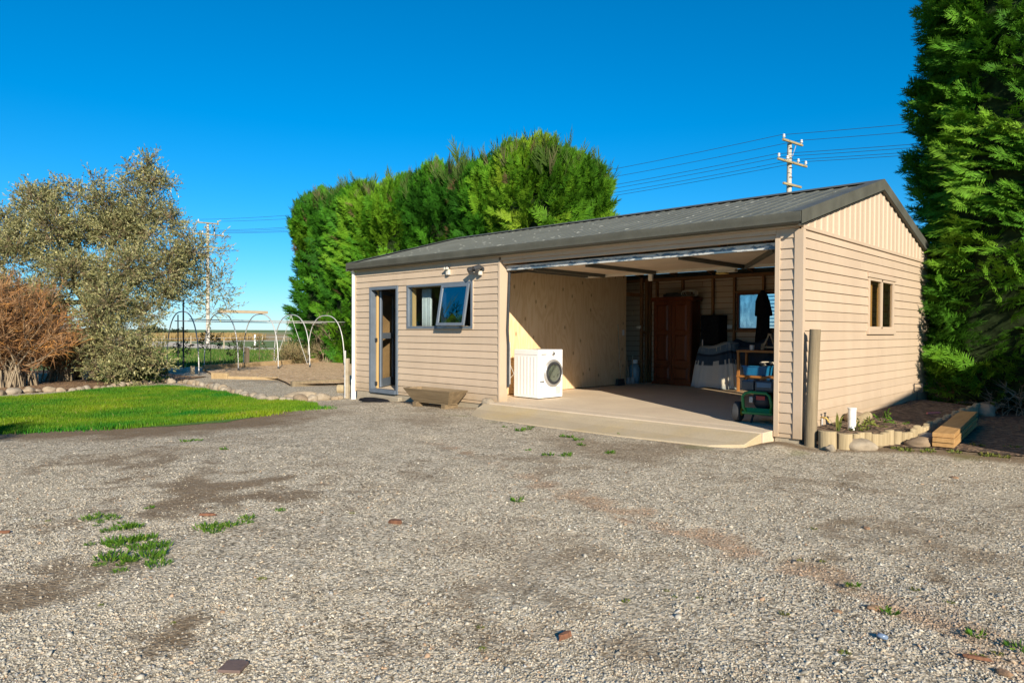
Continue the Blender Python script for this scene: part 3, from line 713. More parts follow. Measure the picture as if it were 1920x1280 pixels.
MB().box(-0.071, 0.034, -0.032, -0.0005, 0.0, 2.425).build('corner_board', M['beige'], garage, bevel=0.003)
MB().box(0.0005, 0.034, -0.0002, 0.035, 0.0, 2.425).build('corner_board', M['beige'], garage, bevel=0.003)
MB().box(-9.125, -9.0905, -0.03, 0.05, -0.02, 2.44).build('corner_board', M['beige'], garage, bevel=0.003)
SWIN = (2.37, 3.59, 1.27, 2.03)
sw_ = holed(MB(), 'side', 0.11, W_, 0.0, 2.43, -0.06, 0.0, [SWIN]).build('side_wall', M['framing'], garage)
clad(sw_, 'side', 0.036, W_, [SWIN], rows=[(ZK(0), 2.425, ZK(0), 2.454)]+ROWS[1:])
MB().box(0.0, 0.036, -0.02, W_, 2.4255, 2.468).build('frieze_board', M['beige'], sw_, bevel=0.003)
# ribbed gable sheet
def ribs(u0, u1, pitch=0.205, w=0.045, h=0.014):
    out = []; u = u0
    while u < u1-1e-6:
        for du, dh in ((0, 0), (pitch-w-0.03, 0), (pitch-w-0.012, h), (pitch-0.018, h)):
            if u+du < u1: out.append((u+du, dh))
        u += pitch
    return out+[(u1, 0)]
def gable(name, x0, sgn):
    pr_ = ribs(-0.0, W_); V = []; F = []
    ins = [(RY, 0)] if all(abs(p[0]-RY) > 1e-3 for p in pr_) else []
    pr_ = sorted(pr_+ins)
    for y, h in pr_: V += [(x0+sgn*h, y, 2.469), (x0+sgn*h, y, roofz(y)-0.03)]
    for i in range(len(pr_)-1): F.append((2*i, 2*i+2, 2*i+3, 2*i+1))
    o = MB().add(V, F).build(name, M['beige'], garage, fix=False)
    s_ = o.modifiers.new('thick', 'SOLIDIFY'); s_.thickness = 0.004; s_.offset = 0; return o
gable('gable_cladding', 0.012, 1); gable('gable_cladding', -9.10, -1)
# back wall and end wall
BWIN = (-3.52, -2.60, 1.28, 2.05)
bw_ = holed(MB(), 'front', L_, -0.06, 0.0, 2.45, W_-0.03, W_, [BWIN]).build('back_wall', M['stud'], garage)
clad(bw_, 'back', -8.95, -0.07, [BWIN], back=W_-0.0305)
MB().box(L_, L_+0.09, 0.101, W_-0.031, 0.0, 2.45).build('end_wall', M['framing'], garage)
# studs, rails and plates that show inside
for x in (-5.62, -5.44, -4.78, -4.05, -3.56, -2.93, -2.30, -1.7, -1.1):
    if -3.52 < x < -2.6: MB().box(x-0.022, x+0.022, W_-0.13, W_-0.056, 2.09, 2.38).build('stud', M['stud'], garage)
    else: MB().box(x-0.022, x+0.022, W_-0.13, W_-0.056, 0.07, 2.38).build('stud', M['stud'], garage)
MB().box(-9, -0.1, W_-0.15, W_-0.056, 2.381, 2.45).build('top_plate', M['rail'], garage)
for a, b_ in ((-5.40, -4.81), (-4.75, -4.08), (-4.02, -3.59), (-2.27, -1.73)): MB().box(a, b_, W_-0.125, W_-0.056, 1.235, 1.28).build('nogging', M['rail'], garage)
MB().box(-3.53, -2.59, W_-0.13, W_-0.02, 1.232, 1.279).build('window_sill', M['rail'], garage)
MB().box(-3.53, -2.59, W_-0.13, W_-0.02, 2.051, 2.088).build('window_head', M['rail'], garage)
# rafters under the roof
for x in np.arange(-8.6, -0.1, 0.9):
    for sg in (1, -1):
        ya, yb = (0.0, RY-0.01) if sg > 0 else (W_, RY+0.01)
        MB().bar((x, ya, roofz(ya)-0.11), (x, yb, roofz(RY)-0.11), 0.045, 0.10).build('rafter', M['rail'], garage)
# plywood partition
pt = MB().box(-5.72, -5.618, 0.101, 4.64, 0.07, 2.5).build('partition', M['stud'], garage)
MB().box(-5.617, -5.60, 0.12, 2.42, 0.085, 2.45).build('plywood_sheet', M['ply'], pt)
MB().box(-5.617, -5.60, 2.423, 4.65, 0.085, 2.45).build('plywood_sheet', M['ply'], pt)
MB().box(-5.66, -5.60, 5.28, 5.34, 0.07, 2.45).build('stud', M['stud'], garage)
MB().box(-5.66, -5.60, 5.49, 5.56, 0.07, 2.45).build('stud', M['stud'], garage)
MB().box(-5.655, -5.605, 5.341, 5.489, 1.18, 1.24).build('nogging', M['stud'], garage)
MB().box(-5.655, -5.605, 4.66, 5.279, 2.02, 2.10).build('door_head', M['stud'], garage)
MB().box(-5.56, -5.47, 5.0, 5.05, 1.3, 1.36).build('switch_box', M['cream'], garage)
MB().box(-5.599, -5.588, 4.50, 4.57, 1.15, 1.27).build('light_switch', M['white'], garage, bevel=0.003)
MB().box(-3.75, -3.62, W_-0.09, W_-0.05, 1.31, 1.385).build('power_socket', M['white'], garage, bevel=0.003)
# lintel and eave trim
MB().box(-4.879, -0.301, -0.010, 0.09, 2.395, 2.45).build('lintel_board', M['beige'], garage)
MB().box(-4.879, -0.301, 0.030, 0.10, 2.338, 2.394).build('lintel', M['beige'], garage, bevel=0.004)
MB().box(-9.10, 0.035, -0.068, 0.0, 2.4515, 2.469).build('soffit', M['beige'], garage)
MB().box(-9.10, 0.035, -0.068, -0.04, 2.4705, 2.57).build('fascia', M['flash'], garage)
MB().prism([(-0.069, 2.475), (-0.165, 2.472), (-0.188, 2.492), (-0.192, 2.535), (-0.200, 2.552), (-0.200, 2.602), (-0.185, 2.602), (-0.182, 2.545), (-0.069, 2.545)], 'x', -9.19, 0.06).build('gutter', M['flash'], garage, smooth='auto')
MB().box(-9.19, 0.06, W_+0.07, W_+0.19, 2.47, 2.57).build('gutter', M['flash'], garage)
# roof sheets
def roof_sheet(sg):
    pr_ = ribs(-9.18, 0.045, h=0.010); V = []; F = []
    ye, yr = (-0.16, RY) if sg > 0 else (2*RY+0.16, RY)
    for x, h in pr_: V += [(x, ye, RE+h), (x, yr, roofz(RY)+h)]
    for i in range(len(pr_)-1): F.append((2*i, 2*i+1, 2*i+3, 2*i+2) if sg < 0 else (2*i, 2*i+2, 2*i+3, 2*i+1))
    o = MB().add(V, F).build('roof', M['roof'], garage, fix=False)
    s_ = o.modifiers.new('thick', 'SOLIDIFY'); s_.thickness = 0.004; s_.offset = -1; return o
r1 = roof_sheet(1); roof_sheet(-1)
rz_ = roofz(RY)
MB().prism([(RY-0.20, rz_-0.20*RS+0.030), (RY, rz_+0.036), (RY+0.20, rz_-0.20*RS+0.030), (RY+0.20, rz_-0.20*RS+0.026), (RY, rz_+0.031), (RY-0.20, rz_-0.20*RS+0.026)], 'x', -9.19, 0.07).build('ridge_cap', M['flash'], garage)
for x0, x1, xf in ((-0.09, 0.072, 1), (-9.205, -9.05, -1)):
    for sg in (1, -1):
        ye = -0.19 if sg > 0 else 2*RY+0.19; ze = RE-0.03*RS; zr = rz_
        def sl(z_off, xa, xb, th):
            return [(xa, ye, ze+z_off-th), (xb, ye, ze+z_off-th), (xb, RY, zr+z_off-th), (xa, RY, zr+z_off-th), (xa, ye, ze+z_off), (xb, ye, ze+z_off), (xb, RY, zr+z_off), (xa, RY, zr+z_off)]
        bb = MB().hexa(sl(0.034, x0, x1, 0.004))
        xa, xb = (x1-0.004, x1) if xf > 0 else (x0, x0+0.004)
        bb.hexa(sl(0.030, xa, xb, 0.165)); bb.hexa(sl(-0.120, (0.034 if xf > 0 else x0), (x1 if xf > 0 else -9.12), 0.012))
        bb.build('barge_flashing', M['flash'], garage)
# plinth below the boards
MB().box(L_+0.01, -4.94, 0.004, 0.10, -0.4, -0.001).build('plinth', M['plinth'], garage)
MB().box(-0.295, -0.004, 0.004, 0.10, -0.4, -0.001).build('plinth', M['plinth'], garage)
MB().box(-0.10, -0.004, 0.101, W_, -0.4, -0.001).build('plinth', M['plinth'], garage)
# downpipe
dp = MB().tube([(-9.16, -0.03, 0.22), (-9.16, -0.03, 2.40), (-9.155, -0.075, 2.475)], 0.040, 14).build('downpipe', M['white_pipe'], garage, smooth='auto')
MB().tube([(-9.16, -0.03, -0.26), (-9.16, -0.03, 0.20), (-9.16, -0.03, 0.235)], [0.052, 0.052, 0.041], 14).build('pipe_socket', M['white_pipe'], dp, smooth='auto')
MB().box(-9.205, -9.115, -0.04, 0.0, 1.2, 1.235).build('pipe_bracket', M['white_pipe'], dp)

def frame(mb, u0, u1, z0, z1, w, y0, y1):
    mb.box(u0, u0+w, y0, y1, z0, z1); mb.box(u1-w, u1, y0, y1, z0, z1)
    mb.box(u0+w, u1-w, y0, y1, z0, z0+w); mb.box(u0+w, u1-w, y0, y1, z1-w, z1); return mb
# front window
x0, x1, z0, z1 = -7.37, -5.54, 1.27, 2.09
win = frame(MB(), x0, x1, z0, z1, 0.045, -0.036, 0.07).box(-6.365, -6.325, -0.034, 0.06, z0+0.045, z1-0.045).build('window', M['alum'], garage, bevel=0.003)
frame(MB(), x0-0.012, x1+0.012, z0-0.012, z1+0.012, 0.0118, -0.028, 0.02).build('window_trim', M['beige'], win)
MB().box(x0+0.045, -6.366, 0.008, 0.014, z0+0.045, z1-0.045).build('pane', M['pane'], win)
reveal = frame(MB(), x0+0.03, x1-0.03, z0+0.03, z1-0.03, 0.02, 0.0705, 0.16).build('window_reveal', M['blond'], win)
ang = math.radians(10); sx0, sx1, sh = -6.318, -5.592, 0.735
sash = frame(MB(), sx0, sx1, -sh, 0.0, 0.05, -0.03, 0.004).build('awning_sash', M['alum'], win, bevel=0.003, loc=(0, -0.04, z1-0.045))
sash.rotation_euler = (-ang, 0, 0)
MB().box(sx0+0.05, sx1-0.05, -0.014, -0.008, -sh+0.05, -0.05).build('sash_pane', M['sash_pane'], sash)
st_ = MB()
for xx in (sx0+0.14, sx1-0.16): st_.bar((xx, 0.01, z0+0.05), (xx, -0.17, z0+0.075), 0.012, 0.012)
st_.build('window_stay', M['dark_steel'], win)
# curtain behind the fixed pane and at the sash
def curtain(xa, xb, y, za, zb, nm=24):
    V = []; F = []
    for i in range(nm+1):
        x = xa+(xb-xa)*i/nm; yy = y+0.025*math.sin(i*1.9)
        V += [(x, yy, za), (x, yy, zb)]
        if i: F.append((2*i-2, 2*i, 2*i+1, 2*i-1))
    o = MB().add(V, F).build('window_curtain', M['curtain'], None, smooth=True, fix=False)
    sm = o.modifiers.new('thick', 'SOLIDIFY'); sm.thickness = 0.004; return o
tag(curtain(-7.22, -6.95, 0.22, 1.15, 2.02), 'pale curtain hanging behind the fixed pane of the front window', 'curtain')
tag(curtain(-5.74, -5.64, 0.24, 1.15, 2.0, 10), 'narrow pale curtain hanging behind the open awning sash', 'curtain')
# entry door
dx0, dx1 = -8.597, -7.653
fr = MB(); fr.box(dx0, dx0+0.06, -0.034, 0.09, 0.0, 2.10); fr.box(dx1-0.06, dx1, -0.034, 0.09, 0.0, 2.10); fr.box(dx0+0.06, dx1-0.06, -0.034, 0.09, 2.04, 2.10); fr.box(dx0+0.06, dx1-0.06, -0.05, 0.09, -0.005, 0.07)
ed = fr.build('entry_door_frame', M['alum'], garage, bevel=0.004)
MB().box(dx0+0.061, dx0+0.10, 0.0905, 0.13, 0.07, 2.04).build('timber_reveal', M['blond'], ed)
lf = MB(); lw = 0.80
lf.box(0, 0.08, -0.04, 0.0, 0, 1.95); lf.box(lw-0.08, lw, -0.04, 0, 0, 1.95); lf.box(0.08, lw-0.08, -0.04, 0, 0, 0.17); lf.box(0.08, lw-0.08, -0.04, 0, 0.98, 1.10); lf.box(0.08, lw-0.08, -0.04, 0, 1.87, 1.95)
leaf = lf.build('door_leaf', M['alum'], garage, bevel=0.003, loc=(dx0+0.105, 0.145, 0.085), rz=math.radians(125))
MB().box(0.08, lw-0.08, -0.023, -0.017, 0.17, 0.98).box(0.08, lw-0.08, -0.023, -0.017, 1.10, 1.87).build('door_pane', M['side_pane'], leaf)
MB().bar((0.03, 0.0, 0.93), (0.03, 0.05, 0.93), 0.03, 0.10).bar((0.03, 0.05, 0.96), (0.12, 0.05, 0.96), 0.018, 0.02).build('door_handle', M['black'], leaf)
for z in (0.12, 1.0, 1.93): MB().box(dx0+0.045, dx0+0.10, 0.06, 0.10, z, z+0.08).build('hinge', M['dark_steel'], ed)
# side window
y0, y1, z0, z1 = 2.37, 3.59, 1.27, 2.03
sw = MB()
for a, b_ in ((y0, y0+0.055), (y1-0.055, y1), (2.955, 3.005)): sw.box(-0.02, 0.030, a, b_, z0+0.02, z1-0.02)
sw.box(-0.02, 0.030, y0+0.0551, y1-0.0551, z0+0.02, z0+0.05); sw.box(-0.02, 0.030, y0+0.0551, y1-0.0551, z1-0.06, z1-0.02)
swn = sw.build('side_window', M['beige'], garage, bevel=0.003)
MB().box(-0.03, 0.05, y0-0.05, y1+0.03, z0-0.06, z0+0.0195).build('window_sill', M['beige'], swn, bevel=0.003)
MB().box(-0.02, 0.046, y0-0.055, y1+0.05, z1-0.019, z1+0.045).build('window_head', M['beige'], swn, bevel=0.003)
for a, b_ in ((y0+0.055, 2.955), (3.005, y1-0.055)): MB().box(0.002, 0.007, a, b_, z0+0.05, z1-0.06).build('pane', M['side_pane'], swn)
for a in (2.62, 2.74, 3.22): MB().box(-0.112, -0.066, a, a+0.09, 1.0, 2.42).build('stud', M['blond'], garage)
# back window: grimy pane and louvres
bwn = frame(MB(), -3.52, -2.60, 1.28, 2.05, 0.04, W_-0.06, W_+0.01).box(-3.03, -2.985, W_-0.06, W_+0.01, 1.32, 2.01).build('rear_window', M['wardrobe'], garage)
MB().box(-3.48, -3.031, W_-0.03, W_-0.025, 1.32, 2.01).build('pane', M['grimy'], bwn)
for i in range(9):
    z = 1.335+i*0.075; MB().hexa([(-2.98, W_-0.05, z), (-2.64, W_-0.05, z), (-2.64, W_-0.005, z-0.062+0.07), (-2.98, W_-0.005, z+0.008), (-2.98, W_-0.052, z+0.003), (-2.64, W_-0.052, z+0.003), (-2.64, W_-0.006, z+0.058), (-2.98, W_-0.006, z+0.058)]).build('louvre_blade', M['grimy'], bwn)
# tilt door, raised
td = MB(); DZ = 2.278; n_ = 14; DY0, DY1 = 0.13, 2.22
V = []; F = []
npr = 84
for i in range(npr+1):
    y = DY0+0.02+(DY1-DY0-0.04)*i/npr; h = 0.006 if (i//2) % 2 else 0.0
    V += [(-4.84, y, DZ+h), (-0.34, y, DZ+h)]
    if i: F.append((2*i-2, 2*i-1, 2*i+1, 2*i))
tdo = MB().add(V, F).build('tilt_door', M['door_under'], garage, fix=False)
sm = tdo.modifiers.new('thick', 'SOLIDIFY'); sm.thickness = 0.004
MB().box(-4.86, -0.32, DY0-0.02, DY0+0.02, DZ-0.045, DZ+0.03).build('door_edge', M['flaky'], tdo, bevel=0.003)
# torn weather strip on the leading edge
V = []; F = []
for i in range(91):
    x = -4.86+4.54*i/90; h = 0.012+0.03*random.random()**2
    V += [(x, DY0-0.024, DZ+0.03), (x, DY0-0.024-0.015*random.random(), DZ+0.03-h)]
    if i: F.append((2*i-2, 2*i, 2*i+1, 2*i-1))
o = MB().add(V, F).build('weather_strip', M['cream'], tdo, fix=False); sm = o.modifiers.new('thick', 'SOLIDIFY'); sm.thickness = 0.003
MB().box(-4.86, -0.32, DY1-0.02, DY1+0.02, DZ-0.05, DZ+0.03).build('door_edge', M['cream'], tdo)
for x in (-4.80, -0.38): MB().box(x-0.02, x+0.02, DY0+0.0205, DY1-0.0205, DZ-0.045, DZ-0.002).build('door_stile', M['flash'], tdo)
for x in (-4.42, -3.35, -1.75): MB().bar((x-0.02, DY0+0.2, DZ-0.032), (x+0.02, DY1-0.03, DZ-0.032), 0.05, 0.055).build('brace', M['flash'], tdo)
MB().bar((-0.45, 0.3, DZ-0.035), (-1.68, DY1-0.06, DZ-0.035), 0.05, 0.05).build('brace', M['flash'], tdo)
for x in (-4.845, -0.335):
    MB().tube([(x, 0.14, 0.3), (x, 0.14, 1.0), (x+(0.0 if x < -2 else 0), 0.12, 1.25), (x, 0.16, 2.22)], 0.022, 8).build('lift_arm', M['dark_steel'], tdo)
    MB().bar((x, 0.16, 2.2), (x, 1.3, 2.33), 0.03, 0.03).build('track', M['dark_steel'], tdo)
MB().bar((-0.36, 0.2, 2.24), (-0.36, 0.75, 1.95), 0.02, 0.02).build('lift_arm', M['dark_steel'], tdo)
MB().box(-4.905, -4.85, 0.162, 0.20, 0.35, 1.05).build('counterweight_box', M['galv'], tdo)
MB().box(-3.50, -3.42, DY1+0.02, DY1+0.07, DZ-0.16, DZ-0.03).build('latch', M['cream'], tdo, bevel=0.01)

# ------------------------------------------------------------------ things in and on the garage
def knot(name, mb, mat, parent=None, **k): return mb.build(name, mat, parent, **k)
# tumble dryer
FL = 0.0705
wm = thing('tumble_dryer', 'white front loading machine standing in the garage doorway by the plywood', 'dryer', (-5.27, 0.72, FL), math.radians(-2))
bd = MB().box(0, 0.6, 0, 0.62, 0.015, 0.845).build('body', M['white'], wm, bevel=0.012)
MB().box(0.04, 0.56, 0.04, 0.58, 0.0, 0.0145).build('base', M['black'], wm)
for i in range(6): MB().prism([(0.075+i*0.08, 0), (0.095+i*0.08, -0.0035), (0.115+i*0.08, -0.0035), (0.135+i*0.08, 0)], 'z', 0.07, 0.72).build('pressed_rib', M['white'], bd)
for z in (0.755,): MB().box(0.03, 0.57, -0.003, -0.0002, z, z+0.006).build('seam', M['vent'], bd)
ring = MB().lathe([(0.235, 0.0), (0.238, 0.018), (0.225, 0.034), (0.205, 0.040), (0.195, 0.030)], 48, (0.601, 0.36, 0.44), 'x').build('door_ring', M['machine_grey'], wm, smooth='auto')
MB().lathe([(0.193, 0.02), (0.192, 0.042), (0.172, 0.046), (0.150, 0.040), (0.150, 0.02)], 48, (0.601, 0.36, 0.44), 'x').build('door_seal', M['black'], ring, smooth='auto')
MB().lathe([(0.149, 0.030), (0.13, 0.042), (0.09, 0.055), (0.04, 0.061), (0.004, 0.062)], 40, (0.601, 0.36, 0.44), 'x').build('door_glass', M['door_pane'], ring, smooth=True)
MB().lathe([(0.148, 0.012), (0.10, 0.018), (0.05, 0.012), (0.002, 0.016)], 40, (0.601, 0.36, 0.44), 'x').build('drum', M['drum'], ring, smooth=True)
MB().lathe([(0.036, 0), (0.036, 0.018), (0.028, 0.026), (0.002, 0.026)], 24, (0.601, 0.36, 0.775), 'x').build('dial', M['machine_grey'], wm, smooth='auto')
MB().lathe([(0.018, 0.0), (0.018, 0.002), (0.002, 0.002)], 18, (0.628, 0.36, 0.775), 'x').build('dial_cap', M['ink'], wm)
MB().box(0.6125, 0.6135, 0.06, 0.19, 0.762, 0.771).build('printed_mark', M['ink'], wm)
for i in range(3): MB().box(0.601, 0.603, 0.045+i*0.033, 0.070+i*0.033, 0.285, 0.312).build('printed_mark', M['ink'], wm)
MB().box(0.601, 0.603, 0.05, 0.13, 0.208, 0.222).build('sticker', M['bluelabel'], wm)
for i in range(8): MB().box(0.601, 0.6045, 0.44, 0.55, 0.075+i*0.017, 0.086+i*0.017).build('vent_slat', M['vent'], wm)
MB().box(0.6005, 0.6015, 0.01, 0.61, 0.700, 0.704).build('seam', M['vent'], wm)

# wardrobe
wd = thing('wardrobe', 'dark reddish timber wardrobe with panelled doors at the back of the garage', 'wardrobe', (-5.25, 5.22, FL))
MB().box(0, 0.93, 0.0, 0.38, 0.0, 1.83).build('carcass', M['wardrobe'], wd, bevel=0.004)
MB().prism([(-0.05, 1.92), (-0.05, 1.89), (-0.01, 1.831), (0.39, 1.831), (0.39, 1.92)], 'x', -0.04, 0.97).build('cornice', M['wardrobe'], wd)
MB().box(-0.03, 0.96, -0.03, -0.001, 0.0, 0.06).build('plinth', M['wardrobe'], wd)
def panel(mb, u0, u1, z0, z1):
    w, d_ = 0.035, 0.022; y = -0.026
    mb.add([(u0, y, z0), (u1, y, z0), (u1, y, z1), (u0, y, z1), (u0+w, y-d_, z0+w), (u1-w, y-d_, z0+w), (u1-w, y-d_, z1-w), (u0+w, y-d_, z1-w)],
           [(4, 5, 6, 7), (0, 1, 5, 4), (1, 2, 6, 5), (2, 3, 7, 6), (3, 0, 4, 7)]); return mb
for a in (0.015, 0.47):
    dr = MB().box(a, a+0.445, -0.025, -0.0005, 0.46, 1.82).build('wardrobe_door', M['wardrobe'], wd, bevel=0.003)
    panel(MB(), a+0.08, a+0.365, 0.53, 1.10).build('raised_panel', M['wardrobe'], dr, fix=False)
    panel(MB(), a+0.08, a+0.365, 1.18, 1.76).build('raised_panel', M['wardrobe'], dr, fix=False)
    dw = MB().box(a, a+0.445, -0.025, -0.0005, 0.075, 0.44).build('drawer', M['wardrobe'], wd, bevel=0.003)
    panel(MB(), a+0.05, a+0.395, 0.12, 0.39).build('raised_panel', M['wardrobe'], dw, fix=False)
# cable coil on the wardrobe
mb = MB()
for k in range(5):
    cx, cz, r_ = (-4.55+0.035*k, 2.06+0.012*math.sin(k*2), 0.085+0.012*k); mb.tube([(cx+r_*1.3*math.cos(t), 5.38+0.05*math.sin(t+k), cz+0.075*math.sin(t)) for t in np.linspace(0, 2*math.pi, 22)], 0.007, 5)
cc = mb.build('cable_coil', M['cream'], None, smooth=True); tag(cc, 'loose coil of pale cable on top of the wardrobe', 'cable')
bx = MB().box(-0.22, 0.22, -0.12, 0.12, 0, 0.07).box(-0.17, 0.12, -0.1, 0.09, 0.07, 0.10).build('dark_case', M['black'], None, bevel=0.01, loc=(-4.85, 5.42, FL+1.9205)); tag(bx, 'flat dark case lying on top of the wardrobe', 'case')
# blanket over a stack
def blanketmat():
    mt, nt, b = newmat('woven_blanket')
    tc = nt.nodes.new('ShaderNodeUVMap')
    sep = nt.nodes.new('ShaderNodeSeparateXYZ'); nt.links.new(tc.outputs[0], sep.inputs[0])
    v = sep.outputs[1]; u = sep.outputs[0]
    c = ramp(nt, [(0.0, (0.30, 0.37, 0.44)), (0.08, (0.60, 0.60, 0.57)), (0.34, (0.64, 0.63, 0.59)), (0.36, (0.035, 0.065, 0.105)), (0.50, (0.035, 0.065, 0.105)), (0.515, (0.012, 0.022, 0.04)), (0.545, (0.012, 0.022, 0.04)), (0.56, (0.10, 0.16, 0.22)), (0.68, (0.11, 0.165, 0.22)), (0.70, (0.46, 0.45, 0.42)), (1.0, (0.44, 0.43, 0.40))], v, 'LINEAR')
    # pale tabs and fringe threads
    tb = mth(nt, 'FRACT', mth(nt, 'MULTIPLY', u, 5.0)); inb = mth(nt, 'MULTIPLY', mth(nt, 'LESS_THAN', tb, 0.32), mth(nt, 'MULTIPLY', mth(nt, 'GREATER_THAN', v, 0.12), mth(nt, 'LESS_THAN', v, 0.42)))
    c = mixc(nt, mth(nt, 'MULTIPLY', inb, 0.85), c, (0.66, 0.64, 0.58))
    wn_ = nd(nt, 'ShaderNodeTexNoise', Scale=26.0, Detail=1.0); cm = nt.nodes.new('ShaderNodeCombineXYZ'); nt.links.new(u, cm.inputs[0]); nt.links.new(cm.outputs[0], wn_.inputs['Vector'])
    fr_ = mth(nt, 'MULTIPLY', mth(nt, 'GREATER_THAN', wn_.outputs['Fac'], 0.58), mth(nt, 'MULTIPLY', mth(nt, 'GREATER_THAN', v, 0.60), mth(nt, 'LESS_THAN', v, 0.76)))
    c = mixc(nt, mth(nt, 'MULTIPLY', fr_, 0.7), c, (0.45, 0.45, 0.43))
    nt.links.new(c, b.inputs['Base Color']); b.inputs['Roughness'].default_value = 0.95
    bump(nt, b, noise(nt, coords(nt, 'World'), 90, 3), 0.3, 0.005); return mt
M['blanket'] = blanketmat()
def drape(name, mat, cx, cy, top, halfx, halfy, bot, flare, h_fun, nu=120, nv=36, fold=0.03):
    V = []; UV = []; F = []
    for j in range(nv+1):
        t = j/nv
        for i in range(nu):
            a = 2*math.pi*i/nu; ca, sa = math.cos(a), math.sin(a); p = 0.5
            ux = math.copysign(abs(ca)**p, ca); uy = math.copysign(abs(sa)**p, sa)
            rd = 1-0.10*math.sin(2*a)**2
            ux *= rd; uy *= rd
            if t < 0.3:
                s_ = t/0.3; x, y = halfx*ux*s_, halfy*uy*s_; z = top+h_fun(x, y)
            else:
                s_ = (t-0.3)/0.7; ff = 1+flare*s_; w = fold*s_**0.7*(math.sin(a*9+1.3)+0.6*math.sin(a*17+s_*2))
                x, y = halfx*ux*ff+w*ca, halfy*uy*ff+w*sa; z0_ = top+h_fun(halfx*ux, halfy*uy)
                z = z0_+(bot+0.012*math.sin(a*7)+0.012-z0_)*s_**1.15
            V.append((cx+x, cy+y, z)); UV.append((i/nu*4.0, 1-t))
    for j in range(nv):
        for i in range(nu): F.append((j*nu+i, j*nu+(i+1) % nu, (j+1)*nu+(i+1) % nu, (j+1)*nu+i))
    me = bpy.data.meshes.new(name); me.from_pydata(V, [], F); uvl = me.uv_layers.new(name='UVMap')
    for lp in me.loops: uvl.data[lp.index].uv = UV[lp.vertex_index]
    me.polygons.foreach_set('use_smooth', [True]*len(me.polygons)); me.materials.append(mat)
    return link(bpy.data.objects.new(name, me))
b1 = drape('woven_blanket', M['blanket'], -3.70, 5.26, 0.93, 0.40, 0.23, FL, 0.38, lambda x, y: 0.12*(x+0.42)/0.84+0.10*y-0.25*max(0, abs(x)-0.28)-0.5*max(0, abs(y)-0.15)+0.02*math.sin(x*11+y*6), fold=0.042)
tag(b1, 'grey and navy woven blanket draped over a stack in the garage', 'blanket')
b2 = drape('dark_cover', M['darkcloth'], -2.9, 5.40, 1.0, 0.55, 0.17, 0.3, 0.15, lambda x, y: 0.06*math.sin(x*7)+0.05*math.sin(y*15), 90, 24, 0.04)
tag(b2, 'dark crumpled cover heaped behind the shelf below the rear window', 'cover')
b2.location.z = 0.02; bs = MB().box(-3.3, -2.5, 5.32, 5.55, FL, 0.9).build('covered_crate', M['oldboard'], None); tag(bs, 'timber crate hidden under the dark crumpled cover', 'crate')
fc = thing('shade_block', 'black block added for the dark shaded space right of the wardrobe', 'block', (-4.14, 5.30, FL))  # black box added where there is only dark, shaded space
MB().box(0, 0.42, 0, 0.36, 0.0, 1.52).build('carcass', M['blackcloth'], fc, bevel=0.006)
MB().box(0.01, 0.41, -0.02, -0.0005, 0.03, 1.50).build('shade_block_front', M['blackcloth'], fc, bevel=0.004); MB().box(0.05, 0.07, -0.045, -0.021, 0.8, 1.0).build('handle', M['galv'], fc)
# hanging coat
ct = MB(); nu = 20; V = []; F = []
for j, (z, hw, hd) in enumerate([(2.08, .03, .03), (2.04, .05, .05), (1.99, .10, .07), (1.85, .14, .08), (1.6, .17, .09), (1.56, .168, .09), (1.555, .125, .07), (1.3, .13, .075), (1.1, .15, .08), (0.98, .155, .085)]):
    for i in range(nu):
        a = 2*math.pi*i/nu; w = 1+0.12*math.sin(a*5+j*.4)*(j > 2); V.append((-2.92+hw*w*math.cos(a)+0.02*(j > 3), 5.58+hd*w*math.sin(a), z))
for j in range(9):
    for i in range(nu): F.append((j*nu+i, j*nu+(i+1) % nu, (j+1)*nu+(i+1) % nu, (j+1)*nu+i))
F.append(tuple(range(nu))); F.append(tuple(9*nu+i for i in range(nu)))
tag(MB().add(V, F).build('hanging_coat', M['blackcloth'], None, smooth=True), 'black coat hanging in front of the rear window', 'coat')
# shelf unit
sh = thing('shelf_unit', 'orange timber shelf unit right of the draped blanket', 'shelf', (-3.06, 4.75, FL))
for x in (0, 0.86):
    for y in (0, 0.36): MB().box(x, x+0.045, y, y+0.045, 0, 0.80).build('post', M['shelf'], sh, bevel=0.002)
for z in (0.28, 0.77): MB().box(-0.01, 0.915, -0.005, 0.41, z, z+0.04).build('shelf_board', M['shelf'], sh, bevel=0.002)
cr = MB(); w0, w1, d0, d1, hh = 0.22, 0.25, 0.14, 0.16, 0.19
cr.hexa([(-w0, -d0, 0), (w0, -d0, 0), (w0, d0, 0), (-w0, d0, 0), (-w1, -d1, hh), (w1, -d1, hh), (w1, d1, hh), (-w1, d1, hh)])
cb = cr.build('storage_tub', M['bluebox'], None, bevel=0.012, loc=(-2.72, 4.95, FL+0.3205)); tag(cb, 'blue plastic tub on the middle shelf', 'tub')
MB().box(-w1-0.015, w1+0.015, -d1-0.015, d1+0.015, hh-0.02, hh).build('rim', M['bluebox'], cb, bevel=0.004)
hl = MB(); 
for k in range(4): hl.tube([(0.10+0.10*math.cos(t)+0.03*k, 0.0+0.05*math.sin(2*t), hh+0.035+0.045*math.sin(t)) for t in np.linspace(0, math.pi*1.6, 14)], 0.007, 5)
h_ = hl.build('white_hose', M['white_pipe'], None, smooth=True, loc=(-2.68, 4.95, FL+0.32)); tag(h_, 'white hose loops sticking out of the blue tub', 'hose')
mg = MB().lathe([(0.035, 0), (0.042, 0.005), (0.046, 0.10), (0.041, 0.10), (0.038, 0.02), (0.002, 0.015)], 20).build('white_mug', M['white'], None, smooth='auto', loc=(-2.82, 4.90, FL+0.8105)); tag(mg, 'white cup on the top shelf', 'cup')
